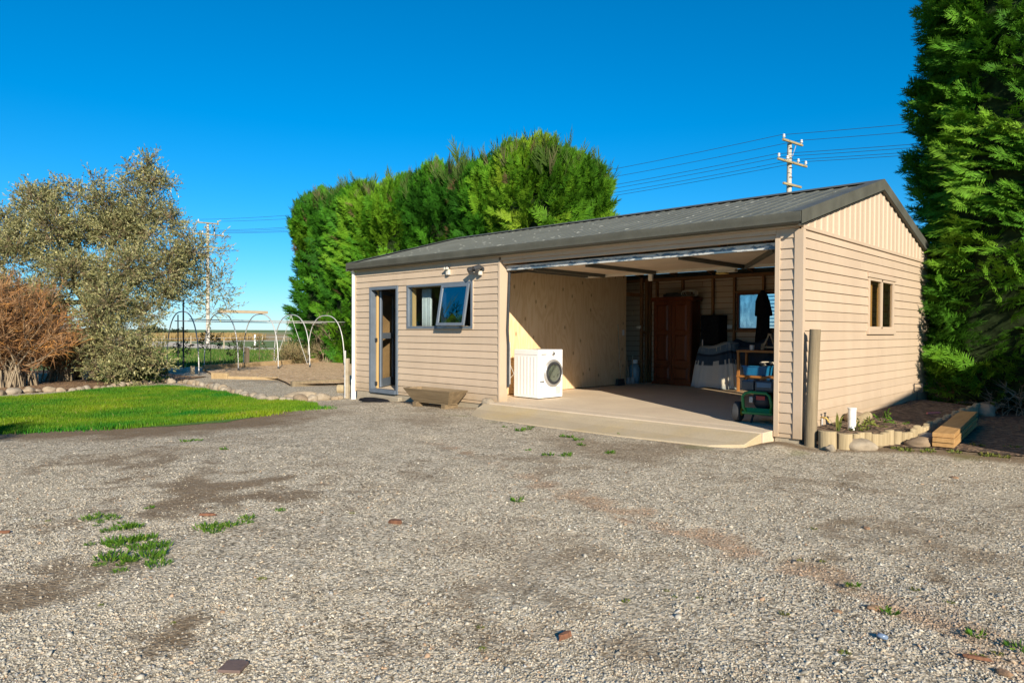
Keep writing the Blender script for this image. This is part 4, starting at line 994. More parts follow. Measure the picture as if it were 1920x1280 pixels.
fm = MB().bar((-0.12, 0, 0), (0.0, 0.04, 0.30), 0.03, 0.03).bar((0.15, 0, 0), (0.03, 0.04, 0.30), 0.03, 0.03).bar((-0.07, 0.01, 0.05), (0.11, 0.01, 0.05), 0.02, 0.03).bar((-0.02, 0.04, 0.30), (0.05, 0.04, 0.30), 0.03, 0.025)
fo = fm.build('small_easel', M['oldboard'], None, loc=(-2.50, 4.90, FL+0.825)); tag(fo, 'small timber stand on the top shelf beside the cup', 'stand')
bk = thing('card_bundle', 'upright bundle of brown cards behind the white cup', 'cards', (-2.68, 4.97, FL+0.8105))
for k in range(4): MB().hexa([(0.02*k, 0, 0), (0.02*k+0.012, 0, 0), (0.02*k+0.012, 0.12, 0), (0.02*k, 0.12, 0), (0.02*k+0.01, 0, 0.12+0.01*k), (0.02*k+0.022, 0, 0.12+0.01*k), (0.02*k+0.022, 0.12, 0.12+0.01*k), (0.02*k+0.01, 0.12, 0.12+0.01*k)]).build('card', M['oldboard'], bk)
# pressure washer
M['washer_plastic'] = simple('washer_plastic', (0.065, 0.07, 0.08), 0.25, 0, 0.1, 9)
pw = thing('pressure_washer', 'green framed pressure washer on two wheels just inside the doorway', 'pressure washer', (-0.72, 0.62, FL), math.radians(6))
for sx in (-0.27, 0.27):
    wh = MB().lathe([(0.055, -0.045), (0.11, -0.048), (0.128, -0.035), (0.133, 0.0), (0.128, 0.035), (0.11, 0.048), (0.055, 0.045)], 28, (sx, -0.12, 0.133), 'x').build('wheel', M['rubber'], pw, smooth='auto')
    MB().lathe([(0.012, -0.05), (0.055, -0.046), (0.06, -0.03), (0.06, 0.03), (0.055, 0.046), (0.012, 0.05)], 20, (sx, -0.12, 0.133), 'x').build('rim', M['yellow'], wh, smooth='auto')
MB().tube([(-0.27, -0.12, 0.133), (0.27, -0.12, 0.133)], 0.012, 8).build('axle', M['dark_steel'], pw)
MB().tube([(-0.13, -0.22, 0.15), (-0.165, -0.235, 0.20), (-0.175, -0.24, 0.34), (-0.14, -0.235, 0.385), (-0.08, -0.23, 0.40), (0.12, -0.23, 0.395), (0.165, -0.235, 0.36), (0.19, -0.235, 0.25), (0.175, -0.22, 0.15)], 0.020, 10).build('frame_hoop', M['green'], pw, smooth=True)
MB().box(-0.19, 0.20, -0.235, 0.24, 0.115, 0.155).build('base_plate', M['green'], pw, bevel=0.012)
MB().prism([(-0.235, 0.156), (-0.215, 0.20), (-0.18, 0.156)], 'x', -0.15, 0.17).build('gusset', M['green'], pw)
en = MB().lathe([(0.04, -0.10), (0.12, -0.09), (0.135, -0.04), (0.135, 0.10), (0.10, 0.13)], 28, (0.02, 0.0, 0.30), 'y').build('engine', M['black'], pw, smooth='auto')
for k in range(5): MB().lathe([(0.12, 0), (0.141, 0.001), (0.141, 0.006), (0.12, 0.007)], 24, (0.02, 0.02+k*0.02, 0.30), 'y').build('cooling_fin', M['machine_grey'], en)
MB().lathe([(0.03, 0), (0.09, 0.0), (0.10, -0.02), (0.06, -0.045), (0.01, -0.05)], 24, (0.02, -0.10, 0.28), 'y').build('recoil_cover', M['ink'], en, smooth='auto')
MB().box(-0.03, 0.08, -0.158, -0.1505, 0.30, 0.35).build('sticker', M['red'], en)
MB().box(-0.11, -0.06, -0.20, -0.12, 0.26, 0.34).build('filler', M['machine_grey'], pw, bevel=0.01)
MB().box(-0.21, -0.05, -0.20, 0.10, 0.412, 0.545).build('air_filter', M['washer_plastic'], pw, bevel=0.02)
tk = MB().box(-0.04, 0.20, -0.20, 0.14, 0.405, 0.545).build('fuel_tank', M['washer_plastic'], pw, bevel=0.025)
MB().box(-0.01, 0.17, -0.204, -0.201, 0.465, 0.525).build('tank_sheen', simple('sky_sheen_blue', (0.09, 0.17, 0.26), 0.3), tk)  # muted blue patch painting the sky's sheen on the tank
MB().lathe([(0.035, 0), (0.04, 0.012), (0.036, 0.028), (0.002, 0.03)], 18, (0.10, -0.04, 0.545), 'z').build('fuel_cap', M['machine_grey'], tk, smooth='auto')
MB().box(0.21, 0.30, -0.10, 0.12, 0.38, 0.53).build('muffler', M['dark_steel'], pw, bevel=0.015)
MB().box(0.22, 0.29, -0.08, 0.06, 0.16, 0.37).build('pump', M['dark_steel'], pw, bevel=0.012)
MB().lathe([(0.012, 0), (0.03, 0.01), (0.03, 0.03)], 12, (0.25, -0.11, 0.33), 'y').build('pump_fitting', M['yellowlabel'], pw)
MB().bar((-0.06, -0.15, 0.12), (-0.09, -0.17, 0.0), 0.03, 0.02).build('stand_foot', M['rubber'], pw)
hs_ = MB()
for k in range(6):
    hs_.tube([(0.12*math.cos(t)*(1+0.06*k)+0.012*k, 0.16*math.sin(t)*0.5+0.02*k, 0.19+0.16*math.sin(t)*(1+0.04*k)) for t in np.linspace(0.1, 2*math.pi+0.1, 28)], 0.012, 6)
ho = hs_.build('hose_coil', M['yellow'], None, smooth=True, loc=(-0.50, 1.02, FL+0.32)); tag(ho, 'coil of yellow hose behind the pressure washer', 'hose')
hb = MB().box(-0.2, 0.2, -0.15, 0.15, 0, 0.02).box(-0.2, -0.17, -0.15, 0.15, 0.02, 0.34).box(0.17, 0.2, -0.15, 0.15, 0.02, 0.34).box(-0.2, 0.2, -0.15, 0.15, 0.34, 0.36).build('hose_stool', M['green'], None, loc=(-0.48, 1.04, FL), bevel=0.004); tag(hb, 'low green stool carrying the yellow hose coil', 'stool')
# gas bottle, leaning tools, light
gb = thing('gas_bottle', 'pale blue gas bottle at the foot of the studs', 'gas bottle', (-5.68, 5.12, FL))
MB().lathe([(0.10, 0.03), (0.12, 0.06), (0.125, 0.12), (0.125, 0.33), (0.10, 0.40), (0.04, 0.435), (0.03, 0.45)], 24).build('body', M['gas'], gb, smooth=True)
MB().lathe([(0.095, 0), (0.095, 0.045)], 24).build('foot_ring', M['gas'], gb)
MB().lathe([(0.07, 0.44), (0.075, 0.52), (0.06, 0.53)], 18).build('collar', M['white'], gb, smooth='auto')
for i, (x, y, tx, ty, hz, lb) in enumerate([(-5.62, 4.74, -5.70, 4.70, 1.05, 'leaning rake handle nearest the plywood edge'), (-5.64, 4.84, -5.74, 4.80, 0.95, 'pale tool handle leaning between the rake and the gas bottle'), (-5.62, 4.95, -5.70, 5.06, 0.62, 'short tool leaning beside the gas bottle')]):
    t_ = thing('garden_tool', lb, 'tool', (x, y, FL), 0, 'tools leaning behind the partition')
    MB().tube([(0, 0, 0.12), (tx-x, ty-y, hz)], 0.014, 8).build('handle', M['oldboard'], t_)
    MB().hexa([(-0.05, -0.008, 0), (0.05, -0.008, 0), (0.05, 0.008, 0), (-0.05, 0.008, 0), (-0.04, -0.012, 0.14), (0.04, -0.012, 0.14), (0.04, 0.012, 0.14), (-0.04, 0.012, 0.14)]).build('blade', M['galv'], t_)
lt = thing('ceiling_light', 'cream light fitting with yellow end under the raised door', 'light', (-2.12, 2.42, 2.20))
MB().box(-0.16, 0.16, -0.06, 0.06, 0, 0.05).build('housing', M['cream'], lt, bevel=0.008)
MB().box(-0.17, 0.0, -0.065, 0.065, -0.025, -0.0005).build('wrap', M['yellowlabel'], lt, bevel=0.008)
MB().bar((0, 0, 0.05), (0, 0, 0.55), 0.02, 0.02).build('hanger', M['galv'], lt)
bm_ = thing('broom', 'broom standing against the plywood sheet near the doorway to the back room', 'broom', (-5.50, 4.30, FL))
MB().tube([(0.0, 0, 0.14), (-0.085, 0.02, 1.32)], 0.012, 8).build('handle', M['oldboard'], bm_)
MB().hexa([(-0.04, -0.13, 0), (0.03, -0.13, 0), (0.03, 0.13, 0), (-0.04, 0.13, 0), (-0.025, -0.12, 0.14), (0.02, -0.12, 0.14), (0.02, 0.12, 0.14), (-0.025, 0.12, 0.14)]).build('bristles', M['black'], bm_)
pc = MB().tube([(-4.895, 0.20, 1.0), (-4.86, 0.21, 0.85), (-4.89, 0.22, 0.7), (-4.80, 0.23, 0.52), (-4.87, 0.22, 0.45), (-4.89, 0.21, 0.30)], 0.004, 5).build('pull_cord', M['cream'], None, smooth=True); tag(pc, 'thin pull cord dangling beside the left door jamb', 'cord')
pcd = MB().tube([(-5.50, 1.40, 0.30), (-5.45, 1.50, 0.10), (-5.30, 1.58, FL+0.008), (-5.10, 1.75, FL+0.008), (-5.22, 2.0, FL+0.008), (-5.45, 2.1, FL+0.008), (-5.585, 2.15, FL+0.12), (-5.59, 2.15, 0.45)], 0.006, 6).build('extension_lead', M['vent'], None, smooth=True); tag(pcd, 'grey power cord behind the white machine', 'cord')
# outdoor lamps on the front wall
sl_ = thing('sensor_light', 'small beige sensor light above the front window', 'light', (-6.15, -0.022, 2.30))
MB().box(-0.035, 0.035, -0.06, 0.0, -0.08, 0.02).build('housing', M['cream'], sl_, bevel=0.01)
MB().lathe([(0.03, 0.0), (0.04, -0.02), (0.035, -0.06), (0.015, -0.075)], 16, (0.01, -0.02, 0.045), 'y').build('lamp_head', M['black'], sl_, smooth='auto')
for sx in (-0.03, 0.03): MB().lathe([(0.022, 0), (0.026, -0.03), (0.02, -0.045), (0.004, -0.05)], 14, (sx, -0.055, 0.03), 'y').build('lens', M['cream'], sl_, smooth='auto')
fl_ = thing('twin_floodlight', 'dark twin floodlight under the eave beside the door jamb', 'light', (-5.30, -0.022, 2.27))
MB().lathe([(0.045, 0), (0.045, -0.02), (0.03, -0.03)], 16, (0, 0, 0), 'y').build('base', M['dark_steel'], fl_, smooth='auto')
for sx, tz in ((-0.09, 0.01), (0.05, 0.03)):
    MB().tube([(0, -0.02, 0), (sx*0.6, -0.07, tz), (sx, -0.09, tz)], 0.012, 8).build('arm', M['dark_steel'], fl_)
    MB().tube([(sx, -0.08, tz+0.01), (sx-0.01, -0.11, tz), (sx-0.05, -0.20, tz-0.04)], [0.026, 0.045, 0.05], 14).build('lamp_head', M['black'], fl_, smooth='auto')
MB().box(-0.02, 0.025, -0.09, -0.02, -0.10, -0.03).build('sensor', M['cream'], fl_, bevel=0.01)
# office contents seen through the door
ob = MB().box(0, 0.36, 0, 0.02, 0, 0.92).build('leaning_board', M['blond'], None, loc=(-8.62, 0.98, FL), rz=math.radians(20)); tag(ob, 'tall golden timber board standing inside the open side door', 'board')
sb = MB().lathe([(0.10, 0), (0.14, 0.05), (0.15, 0.25), (0.09, 0.36), (0.05, 0.40)], 16).build('tied_sack', M['cream'], None, smooth=True, loc=(-8.35, 0.95, FL+0.96)); tag(sb, 'pale sack on the bench inside the side door', 'sack')
bn = MB().box(-8.75, -7.9, 0.85, 1.35, FL+0.91, FL+0.95).box(-8.0, -7.93, 0.9, 1.3, FL, FL+0.91).box(-8.72, -8.65, 1.05, 1.3, FL, FL+0.91).build('workbench', M['stud'], None); tag(bn, 'dark workbench just inside the side door', 'bench')

ORD = ['', 'first', 'second', 'third', 'fourth', 'fifth', 'sixth', 'seventh', 'eighth', 'ninth', 'tenth', 'eleventh', 'twelfth', 'thirteenth', 'fourteenth', 'fifteenth', 'sixteenth', 'seventeenth', 'eighteenth', 'nineteenth']
def ordw(n):
    if n < 20: return ORD[n]
    t = ['', '', 'twent', 'thirt', 'fort', 'fift', 'sixt'][n//10]
    return t+'ieth' if n % 10 == 0 else t+'y-'+ORD[n % 10]
# ------------------------------------------------------------------ things along the walls outside
def rock(name, loc, size, seed, label=None, cat=None, group=None, mat=None, rz=0.0):
    v, f_ = ico(); import bmesh
    bm = bmesh.new(); bv = [bm.verts.new(p) for p in v]
    for t in f_: bm.faces.new([bv[i] for i in t])
    bmesh.ops.subdivide_edges(bm, edges=bm.edges[:], cuts=3, use_grid_fill=True, smooth=1.0)
    rr = np.random.default_rng(seed); k = rr.normal(size=(6, 3))*1.6; ph = rr.random(6)*6.28
    for q in bm.verts:
        n_ = np.array(q.co); n_ /= np.linalg.norm(n_); d_ = 1+0.055*sum(math.sin(float(n_@k[i])*1.7+ph[i]) for i in range(6)); q.co = Vector(n_*d_)
        q.co = Vector((q.co.x*size[0], q.co.y*size[1], q.co.z*size[2]))
    me = bpy.data.meshes.new(name); bm.to_mesh(me); bm.free(); me.polygons.foreach_set('use_smooth', [True]*len(me.polygons))
    me.materials.append(mat or M['stone']); o = bpy.data.objects.new(name, me); link(o); o.location = loc; o.rotation_euler = (0, 0, rz)
    return tag(o, label, cat, group)
# planter trough
tr = thing('planter_trough', 'weathered timber planter trough on two feet below the front window', 'planter', (-6.17, -0.33, float(gz(-6.2))+0.02), math.radians(1))
tx, ty, bx_, by_, h0, h1 = 0.62, 0.22, 0.47, 0.11, 0.07, 0.29
o4 = [(-1, -1), (1, -1), (1, 1), (-1, 1)]
for k in range(4):
    (ax, ay), (bx2, by2) = o4[k], o4[(k+1) % 4]; th = 0.03
    P0 = [(ax*bx_, ay*by_, h0), (bx2*bx_, by2*by_, h0), (bx2*tx, by2*ty, h1), (ax*tx, ay*ty, h1)]
    P1 = [(ax*(bx_-th), ay*(by_-th), h0), (bx2*(bx_-th), by2*(by_-th), h0), (bx2*(tx-th), by2*(ty-th), h1), (ax*(tx-th), ay*(ty-th), h1)]
    MB().hexa([P0[0], P0[1], P1[1], P1[0], P0[3], P0[2], P1[2], P1[3]]).build('side_board', M['trough'], tr, bevel=0.003)
MB().box(-bx_+0.01, bx_-0.01, -by_+0.01, by_-0.01, h0-0.02, h0-0.0005).build('floor_board', M['trough'], tr)
MB().box(-0.50, 0.50, -0.15, 0.15, 0.215, 0.235).build('soil', M['soil'], tr)
for sx in (-0.38, 0.38): MB().box(sx-0.05, sx+0.05, -0.15, 0.15, -0.03, h0-0.0205).build('foot', M['trough'], tr, bevel=0.003)
# boot scraper mat by the door, rock at the jamb
V = []; F = []; na = 28
for j, (r_, z) in enumerate([(1.0, 0.0), (0.97, 0.02), (0.85, 0.045), (0.5, 0.055), (0.02, 0.06)]):
    for i in range(na):
        a = 2*math.pi*i/na; w = 1+0.12*math.sin(3*a+1)+0.06*math.sin(7*a); V.append((0.40*r_*w*math.cos(a), 0.17*r_*w*math.sin(a), z))
for j in range(4):
    for i in range(na): F.append((j*na+i, j*na+(i+1) % na, (j+1)*na+(i+1) % na, (j+1)*na+i))
dm_ = MB().add(V, F).build('door_mat', M['blackcloth'], None, smooth=True, loc=(-7.97, -0.36, float(gz(-8.0))+0.012), rz=0.05); tag(dm_, 'crumpled black mat on the ground at the side door', 'mat')
MB()
ds = MB().box(-8.5, -7.45, -0.16, -0.055, -0.3, -0.03).build('door_step', M['plinth'], None, bevel=0.02); tag(ds, 'low concrete step under the side door', 'step')
rock('jamb_rock', (-5.06, -0.10, 0.01), (0.13, 0.10, 0.11), 3, 'grey rough stone wedged at the foot of the left door jamb', 'stone')
# leaning post and garden edging
lp = MB().tube([(0, 0, -0.25), (0.005, 0, 0.0), (0.02, 0, 0.6), (0.045, 0, 1.33)], [0.066, 0.066, 0.064, 0.060], 18).build('timber_post', M['greywood'], None, smooth='auto', loc=(0.118, -0.005, -0.06)); tag(lp, 'weathered round timber post at the front corner of the garage', 'post')
edge_pts = []
def edge_run(pts, step):
    for (xa, ya), (xb, yb) in zip(pts[:-1], pts[1:]):
        n_ = max(1, int(round(math.hypot(xb-xa, yb-ya)/step)))
        for k in range(n_): edge_pts.append((xa+(xb-xa)*(k+.5)/n_, ya+(yb-ya)*(k+.5)/n_, math.atan2(yb-ya, xb-xa), step))
def halflog(w, h, seed):
    rr = random.Random(seed); mb = MB(); n_ = 10; prof = []
    for i in range(n_+1):
        a = math.pi*i/n_; prof.append((w/2*math.cos(a), -w*0.42*math.sin(a)*(1+rr.uniform(-.05, .05))))
    mb.prism(prof+[(-w/2, 0.02), (w/2, 0.02)], 'z', -0.2, h); return mb
def log_piece(x, y, a, w, h, i, label):
    o = halflog(w, h, i).build('edging_log', M['log'], None, bevel=0.004, loc=(x, y, -0.06), rz=a+random.uniform(-.05, .05))
    o.rotation_euler = (random.uniform(-.03, .03), random.uniform(-.03, .03), a); return tag(o, label, 'edging', 'half round logs edging the raised bed')
log_piece(0.315, -0.02, math.radians(8), 0.19, 0.19, 1, 'wide half round log beside the leaning post')
log_piece(0.46, 0.10, math.radians(30), 0.16, 0.165, 2, 'second wide half round log from the leaning post')
edge_run([(0.52, 0.19), (0.60, 0.30), (0.70, 0.46)], 0.085); edge_run([(0.70, 0.46), (0.74, 0.62), (0.83, 0.86), (0.90, 1.05), (0.915, 1.5), (0.90, 2.6), (0.88, 5.0)], 0.105)
for i, (x, y, a, w) in enumerate(edge_pts):
    log_piece(x, y, a, w*1.05, 0.155+0.02*math.sin(i*1.3)+random.uniform(-.008, .008)+0.012*(y > 1.2), i+10, ordw(i+1)+' narrow half round log of the curved bed edging, counted from the tan boulder')
rock('boulder', (0.56, 0.17, -0.03), (0.185, 0.095, 0.085), 5, 'long tan boulder lying against the log edging', 'stone', rz=0.25)
rock('boulder', (1.03, 0.83, -0.035), (0.13, 0.12, 0.085), 6, 'pale rounded boulder beside the cut planks', 'stone', rz=0.7)
rock('boulder', (1.03, 1.14, -0.02), (0.11, 0.08, 0.09), 7, 'tan boulder behind the pale one at the log edging', 'stone', rz=0.3)
rock('boulder', (0.40, -0.16, -0.045), (0.055, 0.045, 0.045), 8, 'small blue grey stone at the foot of the edging', 'stone')
rock('boulder', (1.10, 2.15, -0.01), (0.10, 0.10, 0.09), 9, 'shaded stone beside the far end of the planks', 'stone')
rock('boulder', (1.0, 4.9, 0.0), (0.16, 0.12, 0.12), 13, 'shaded stone at the far end of the log edging', 'stone')
rock('boulder', (0.14, 1.45, 0.13), (0.12, 0.22, 0.085), 10, 'flat pale stone against the garage side wall', 'stone')
lg = MB().tube([(0.28, 1.15, 0.13), (0.22, 1.72, 0.14)], [0.062, 0.058], 14).build('offcut_log', M['log'], None, smooth='auto'); tag(lg, 'short log offcut lying on the raised bed', 'log')
pv = MB().tube([(0.37, 0.62, -0.05), (0.372, 0.62, 0.33)], 0.046, 16).tube([(0.372, 0.62, 0.33), (0.372, 0.62, 0.345)], 0.051, 16).build('plastic_pipe', M['white_pipe'], None, smooth='auto'); tag(pv, 'white plastic pipe standing in the raised bed', 'pipe')
tp = thing('garden_tap', 'small brown tap on the side wall behind the post', 'tap', (0.025, 0.60, 0.20))
MB().tube([(0.0, 0, 0), (0.06, 0, 0), (0.085, 0, -0.03), (0.085, 0, -0.05)], 0.012, 8).build('spout', M['yellowlabel'], tp, smooth=True)
MB().tube([(0.045, 0, 0), (0.045, 0, 0.055)], 0.009, 8).bar((0.045, -0.03, 0.06), (0.045, 0.03, 0.06), 0.012, 0.01).build('handle', M['dark_steel'], tp)
MB().tube([(0.012, 0, -0.25), (0.012, 0, 0.0)], 0.011, 8).build('riser', M['galv'], tp)
pr_ = thing('red_peg', 'pink plastic peg lying on the mulch', 'peg', (0.72, 2.9, 0.12), 0.9); MB().tube([(-0.10, 0, 0), (0.08, 0, 0.005), (0.11, 0, 0.005)], [0.014, 0.014, 0.004], 8).build('shaft', simple('pink_plastic', (0.60, 0.17, 0.15), 0.5), pr_)
sg = thing('plant_marker', 'small wire frame marker at the foot of the side wall', 'marker', (0.06, 4.75, 0.1), 0.0)
frame(MB(), -0.03, 0.10, 0.16, 0.30, 0.012, -0.006, 0.006).box(-0.03, 0.10, -0.005, 0.005, 0.225, 0.235).build('wire_frame', M['dark_steel'], sg); MB().tube([(0.02, 0, 0), (0.02, 0, 0.17)], 0.006, 6).build('stake', M['dark_steel'], sg)
# cut planks
for i, (dz, dx, dy, lb) in enumerate([(0.0, 0.0, 0.0, 'bottom plank of the cut timber stack by the boulders'), (0.052, 0.006, -0.015, 'middle plank of the cut timber stack by the boulders'), (0.104, -0.004, 0.02, 'top plank of the cut timber stack by the boulders')]):
    p = MB().box(-0.105, 0.105, 0, 2.35+0.2*i, 0, 0.048).build('timber_plank', M['plank'], None, bevel=0.003, loc=(1.27+dx, 0.80+dy, -0.035+dz), rz=math.radians(4.5+0.4*i)); tag(p, lb, 'plank', 'stacked cut planks')
cp = MB().tube([(0.10, 5.98, -0.1), (0.10, 5.98, 0.98)], 0.058, 16).build('round_post', M['beige'], None, smooth='auto'); tag(cp, 'beige round post at the rear corner under the hedge', 'post')

# ------------------------------------------------------------------ foliage
def norm(a): return a/(np.linalg.norm(a, axis=-1, keepdims=True)+1e-12)
def sprays(r2, P, D, Nn, L, m, colr, wid=0.16, spread=0.80):
    """fan shaped conifer sprays: m slender branchlets along each axis, one triangle per branchlet"""
    N = len(P); S = norm(np.cross(D, Nn)); Nn = np.cross(S, D)
    V = np.empty((N, m, 3, 3), np.float32); C_ = np.empty((N, m, 3, 3), np.float32)
    for i in range(m):
        t = (i+0.3)/m; side = 1 if i % 2 else -1
        bl = L*(0.46*(1-t)**0.8+0.15)*(0.7+0.6*r2.random(N))
        if i == m-1: side = 0; bl = L*0.25
        a = spread*(1-0.35*t)*(0.75+0.5*r2.random(N))*side
        d = norm(D*np.cos(a)[:, None]+S*np.sin(a)[:, None]+Nn*((r2.random(N)-0.55)*0.4)[:, None])
        base = P+D*(L*t*0.92)[:, None]-Nn*(L*0.12*t*t)[:, None]
        w = norm(np.cross(d, Nn+0.4*(r2.random((N, 3))-0.5)))*(bl*wid*0.5)[:, None]
        V[:, i, 0] = base-w; V[:, i, 1] = base+w; V[:, i, 2] = base+d*bl[:, None]
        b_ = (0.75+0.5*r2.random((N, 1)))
        for k, g in ((0, 0.72), (1, 0.72), (2, 1.55)): C_[:, i, k] = colr*b_*g  # young tips paler; contrast deepened to imitate lit tips and dark gaps
    return V.reshape(-1, 3), np.arange(N*m*3).reshape(-1, 3), C_.reshape(-1, 3)

def col_profile(h, sh=0.74):
    return np.where(h < 0.10, 0.95+0.5*h, np.where(h < sh, 1.0-0.04*(h-0.1), 0.975*np.sqrt(np.clip(1-((h-sh)/(1.01-sh))**2.4, 0, 1))))
def conifer(name, label, cx, cy, ax, ay, z0, z1, N, L, m, seed, pal, group=None, p=0.62, lump=0.13, bottom=0.0, up=0.5, wid=0.17, cull=-0.35, leaders=60, lump2=0.10, sh=0.74):
    r2 = np.random.default_rng(seed); t_ = thing(name, label, 'tree', (cx, cy, z0), 0, group)
    def surf(th, h):
        c, s = np.cos(th), np.sin(th)
        ux = np.sign(c)*np.abs(c)**p; uy = np.sign(s)*np.abs(s)**p
        lu = 1+lump*(2*fbm(th*1.6+seed, h*5.0+seed*1.7, 1.3, seed)-1)+lump2*(2*vn(th*3.1+seed, h*11, 1.0, seed+3)-1)+0.7*lump2*(2*vn(th*6.0+seed, h*26, 1.0, seed+4)-1)
        r = col_profile(h, sh)*lu
        return np.stack([ax*ux*r, ay*uy*r, h*(z1-z0)*(0.93+0.14*vn(th*0.9+seed, th*0+2.2, 1.0, seed))], -1), norm(np.stack([np.sign(ux)*np.abs(ux)**(2/p-1)/ax, np.sign(uy)*np.abs(uy)**(2/p-1)/ay, 0*ux], -1)+1e-6)
    per = 11; nb = int(N/per*3.2); tt_ = r2.random(nb)*2-1; oth = (1-np.abs(tt_)**(2/p))**(p/2)*np.where(r2.random(nb) < 0.5, -1, 1)
    fx_ = r2.random(nb) < ax/(ax+ay); ux_ = np.where(fx_, tt_, oth); uy_ = np.where(fx_, oth, tt_)
    th = np.arctan2(np.sign(uy_)*np.abs(uy_)**(1/p), np.sign(ux_)*np.abs(ux_)**(1/p)); h = bottom+(1-bottom)*r2.random(nb)**0.92
    nt_ = int(nb*0.16); h[:nt_] = 0.80+0.2*r2.random(nt_)          # extra branches for the dome
    P, Nn = surf(th, h); upn = np.clip((h-0.74)/0.26, 0, 1)[:, None]
    Nn = norm(Nn*(1-0.75*upn)+np.array([0, 0, 1.0])*upn*1.1)
    Wp = P+np.array([cx, cy, z0]); vw = norm(CAM-Wp)
    k = ((Nn*vw).sum(1) > cull) & (Wp[:, 2] > z0+0.3); ib = np.nonzero(k)[0][:N//per]
    P, Nn, h = P[ib], Nn[ib], h[ib]; nb = len(P)
    TG = norm(np.cross(Nn, np.array([0, 0, 1.0]))+1e-6)
    BD = norm(Nn*(0.45+0.55*r2.random((nb, 1)))+np.array([0, 0, up])+TG*(1.3*(2*fbm(P[:, 0]+P[:, 1], P[:, 2], 0.45, seed)-1)+0.8*(r2.random(nb)-0.5))[:, None]+0.35*(r2.random((nb, 3))-0.5))
    FN = norm(Nn*0.6+np.array([0, 0, 0.6])+0.9*(r2.random((nb, 3))-0.5))
    BS = norm(np.cross(BD, FN))
    BL = L*(1.5+1.2*r2.random(nb)); off = (0.55*L*r2.random(nb)**1.3)[:, None]
    tb = np.linspace(0.0, 1.0, per)[None]+0.06*(r2.random((nb, per))-0.5)
    side = np.where(np.arange(per) % 2, 1.0, -1.0)[None]*(1-0.75*tb)*(0.6+0.8*r2.random((nb, per)))
    base = P-Nn*off-BD*(BL*0.8)[:, None]
    Pp = base[:, None]+BD[:, None]*(BL[:, None]*tb)[:, :, None]+BS[:, None]*(side*L*0.22)[:, :, None]-np.array([0, 0, 1.0])*(0.10*L*tb**2)[:, :, None]
    D = norm(BD[:, None]+BS[:, None]*(side*0.75)[:, :, None]+0.35*(r2.random((nb, per, 3))-0.5)).reshape(-1, 3)
    P = Pp.reshape(-1, 3); n_ = len(P); Lr = (L*(0.95-0.30*tb)*(0.7+0.5*r2.random((nb, per)))).reshape(-1)
    Nsp = norm(np.repeat(np.cross(BS, BD), per, 0)+0.5*(r2.random((n_, 3))-0.5))
    pal = np.array(pal); cl = np.repeat(fbm(P[::per, 0]*1.0+P[::per, 1]*0.7+seed, P[::per, 2], 0.75, seed+5)+0.16*(r2.random(nb)-0.5), per)+0.05*(r2.random(n_)-0.5); f_ = np.clip((cl-0.32)/0.36, 0, 1)*(len(pal)-1)
    i0 = np.clip(f_.astype(int), 0, len(pal)-2); fr_ = (f_-i0)[:, None]; colr = pal[i0]*(1-fr_)+pal[i0+1]*fr_
    br = np.repeat(r2.random(nb) < 0.008, per); colr[br] = np.array([0.15, 0.11, 0.05])
    V, F, C_ = sprays(r2, P, D, Nsp, Lr, m, colr, wid)
    if leaders:
        th = r2.random(leaders)*2*np.pi; hh = 0.86+0.14*r2.random(leaders); Pl, _n = surf(th, hh)
        Dl = norm(np.array([0, 0, 1.0])+0.7*(r2.random((leaders, 3))-0.5)+_n*0.25)
        cl_ = np.tile(np.array([[0.060, 0.110, 0.020]]), (leaders, 1)); cl_[r2.random(leaders) < 0.2] = (0.10, 0.10, 0.045)
        V2, F2, C2 = sprays(r2, Pl-Dl*0.1, Dl, norm(r2.random((leaders, 3))-0.5), L*(0.8+1.6*r2.random(leaders)**1.5), m, cl_, wid*0.5, 0.45)
        F2 = F2+len(V); V = np.concatenate([V, V2]); F = np.concatenate([F, F2]); C_ = np.concatenate([C_, C2])
    raw('crown', V, F, M['conifer'], t_, C_)
    # opaque core hull, coloured dark to stand for shade inside the crown
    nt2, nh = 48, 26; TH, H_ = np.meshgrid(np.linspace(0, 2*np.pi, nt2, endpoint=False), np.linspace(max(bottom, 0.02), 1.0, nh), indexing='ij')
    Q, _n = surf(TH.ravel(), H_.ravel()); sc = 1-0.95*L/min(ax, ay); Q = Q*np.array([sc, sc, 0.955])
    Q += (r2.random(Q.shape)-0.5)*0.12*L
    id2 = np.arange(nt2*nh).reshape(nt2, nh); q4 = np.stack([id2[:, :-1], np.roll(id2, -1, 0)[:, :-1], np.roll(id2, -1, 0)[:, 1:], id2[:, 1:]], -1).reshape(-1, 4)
    raw('dark_core', Q, q4, M['core_shade'], t_)
    tk_ = MB(); tk_.tube([(0, 0, -0.4), (0.03, 0.02, 0.5), (0.0, 0.05, (z1-z0)*0.5), (0.05, 0, (z1-z0)*0.85)], [0.26, 0.21, 0.13, 0.04], 10).build('trunk', M['bark'], t_, smooth=True)
    return t_
GRN = [(0.0252, 0.1076, 0.0086), (0.0445, 0.1659, 0.01), (0.0743, 0.2152, 0.0114), (0.1225, 0.2646, 0.0144)]
GRNY = [(0.0441, 0.1377, 0.0087), (0.0761, 0.1972, 0.0103), (0.1203, 0.2478, 0.0133), (0.1925, 0.3028, 0.0206)]
HG = 'conifers of the shelter belt behind the garage'
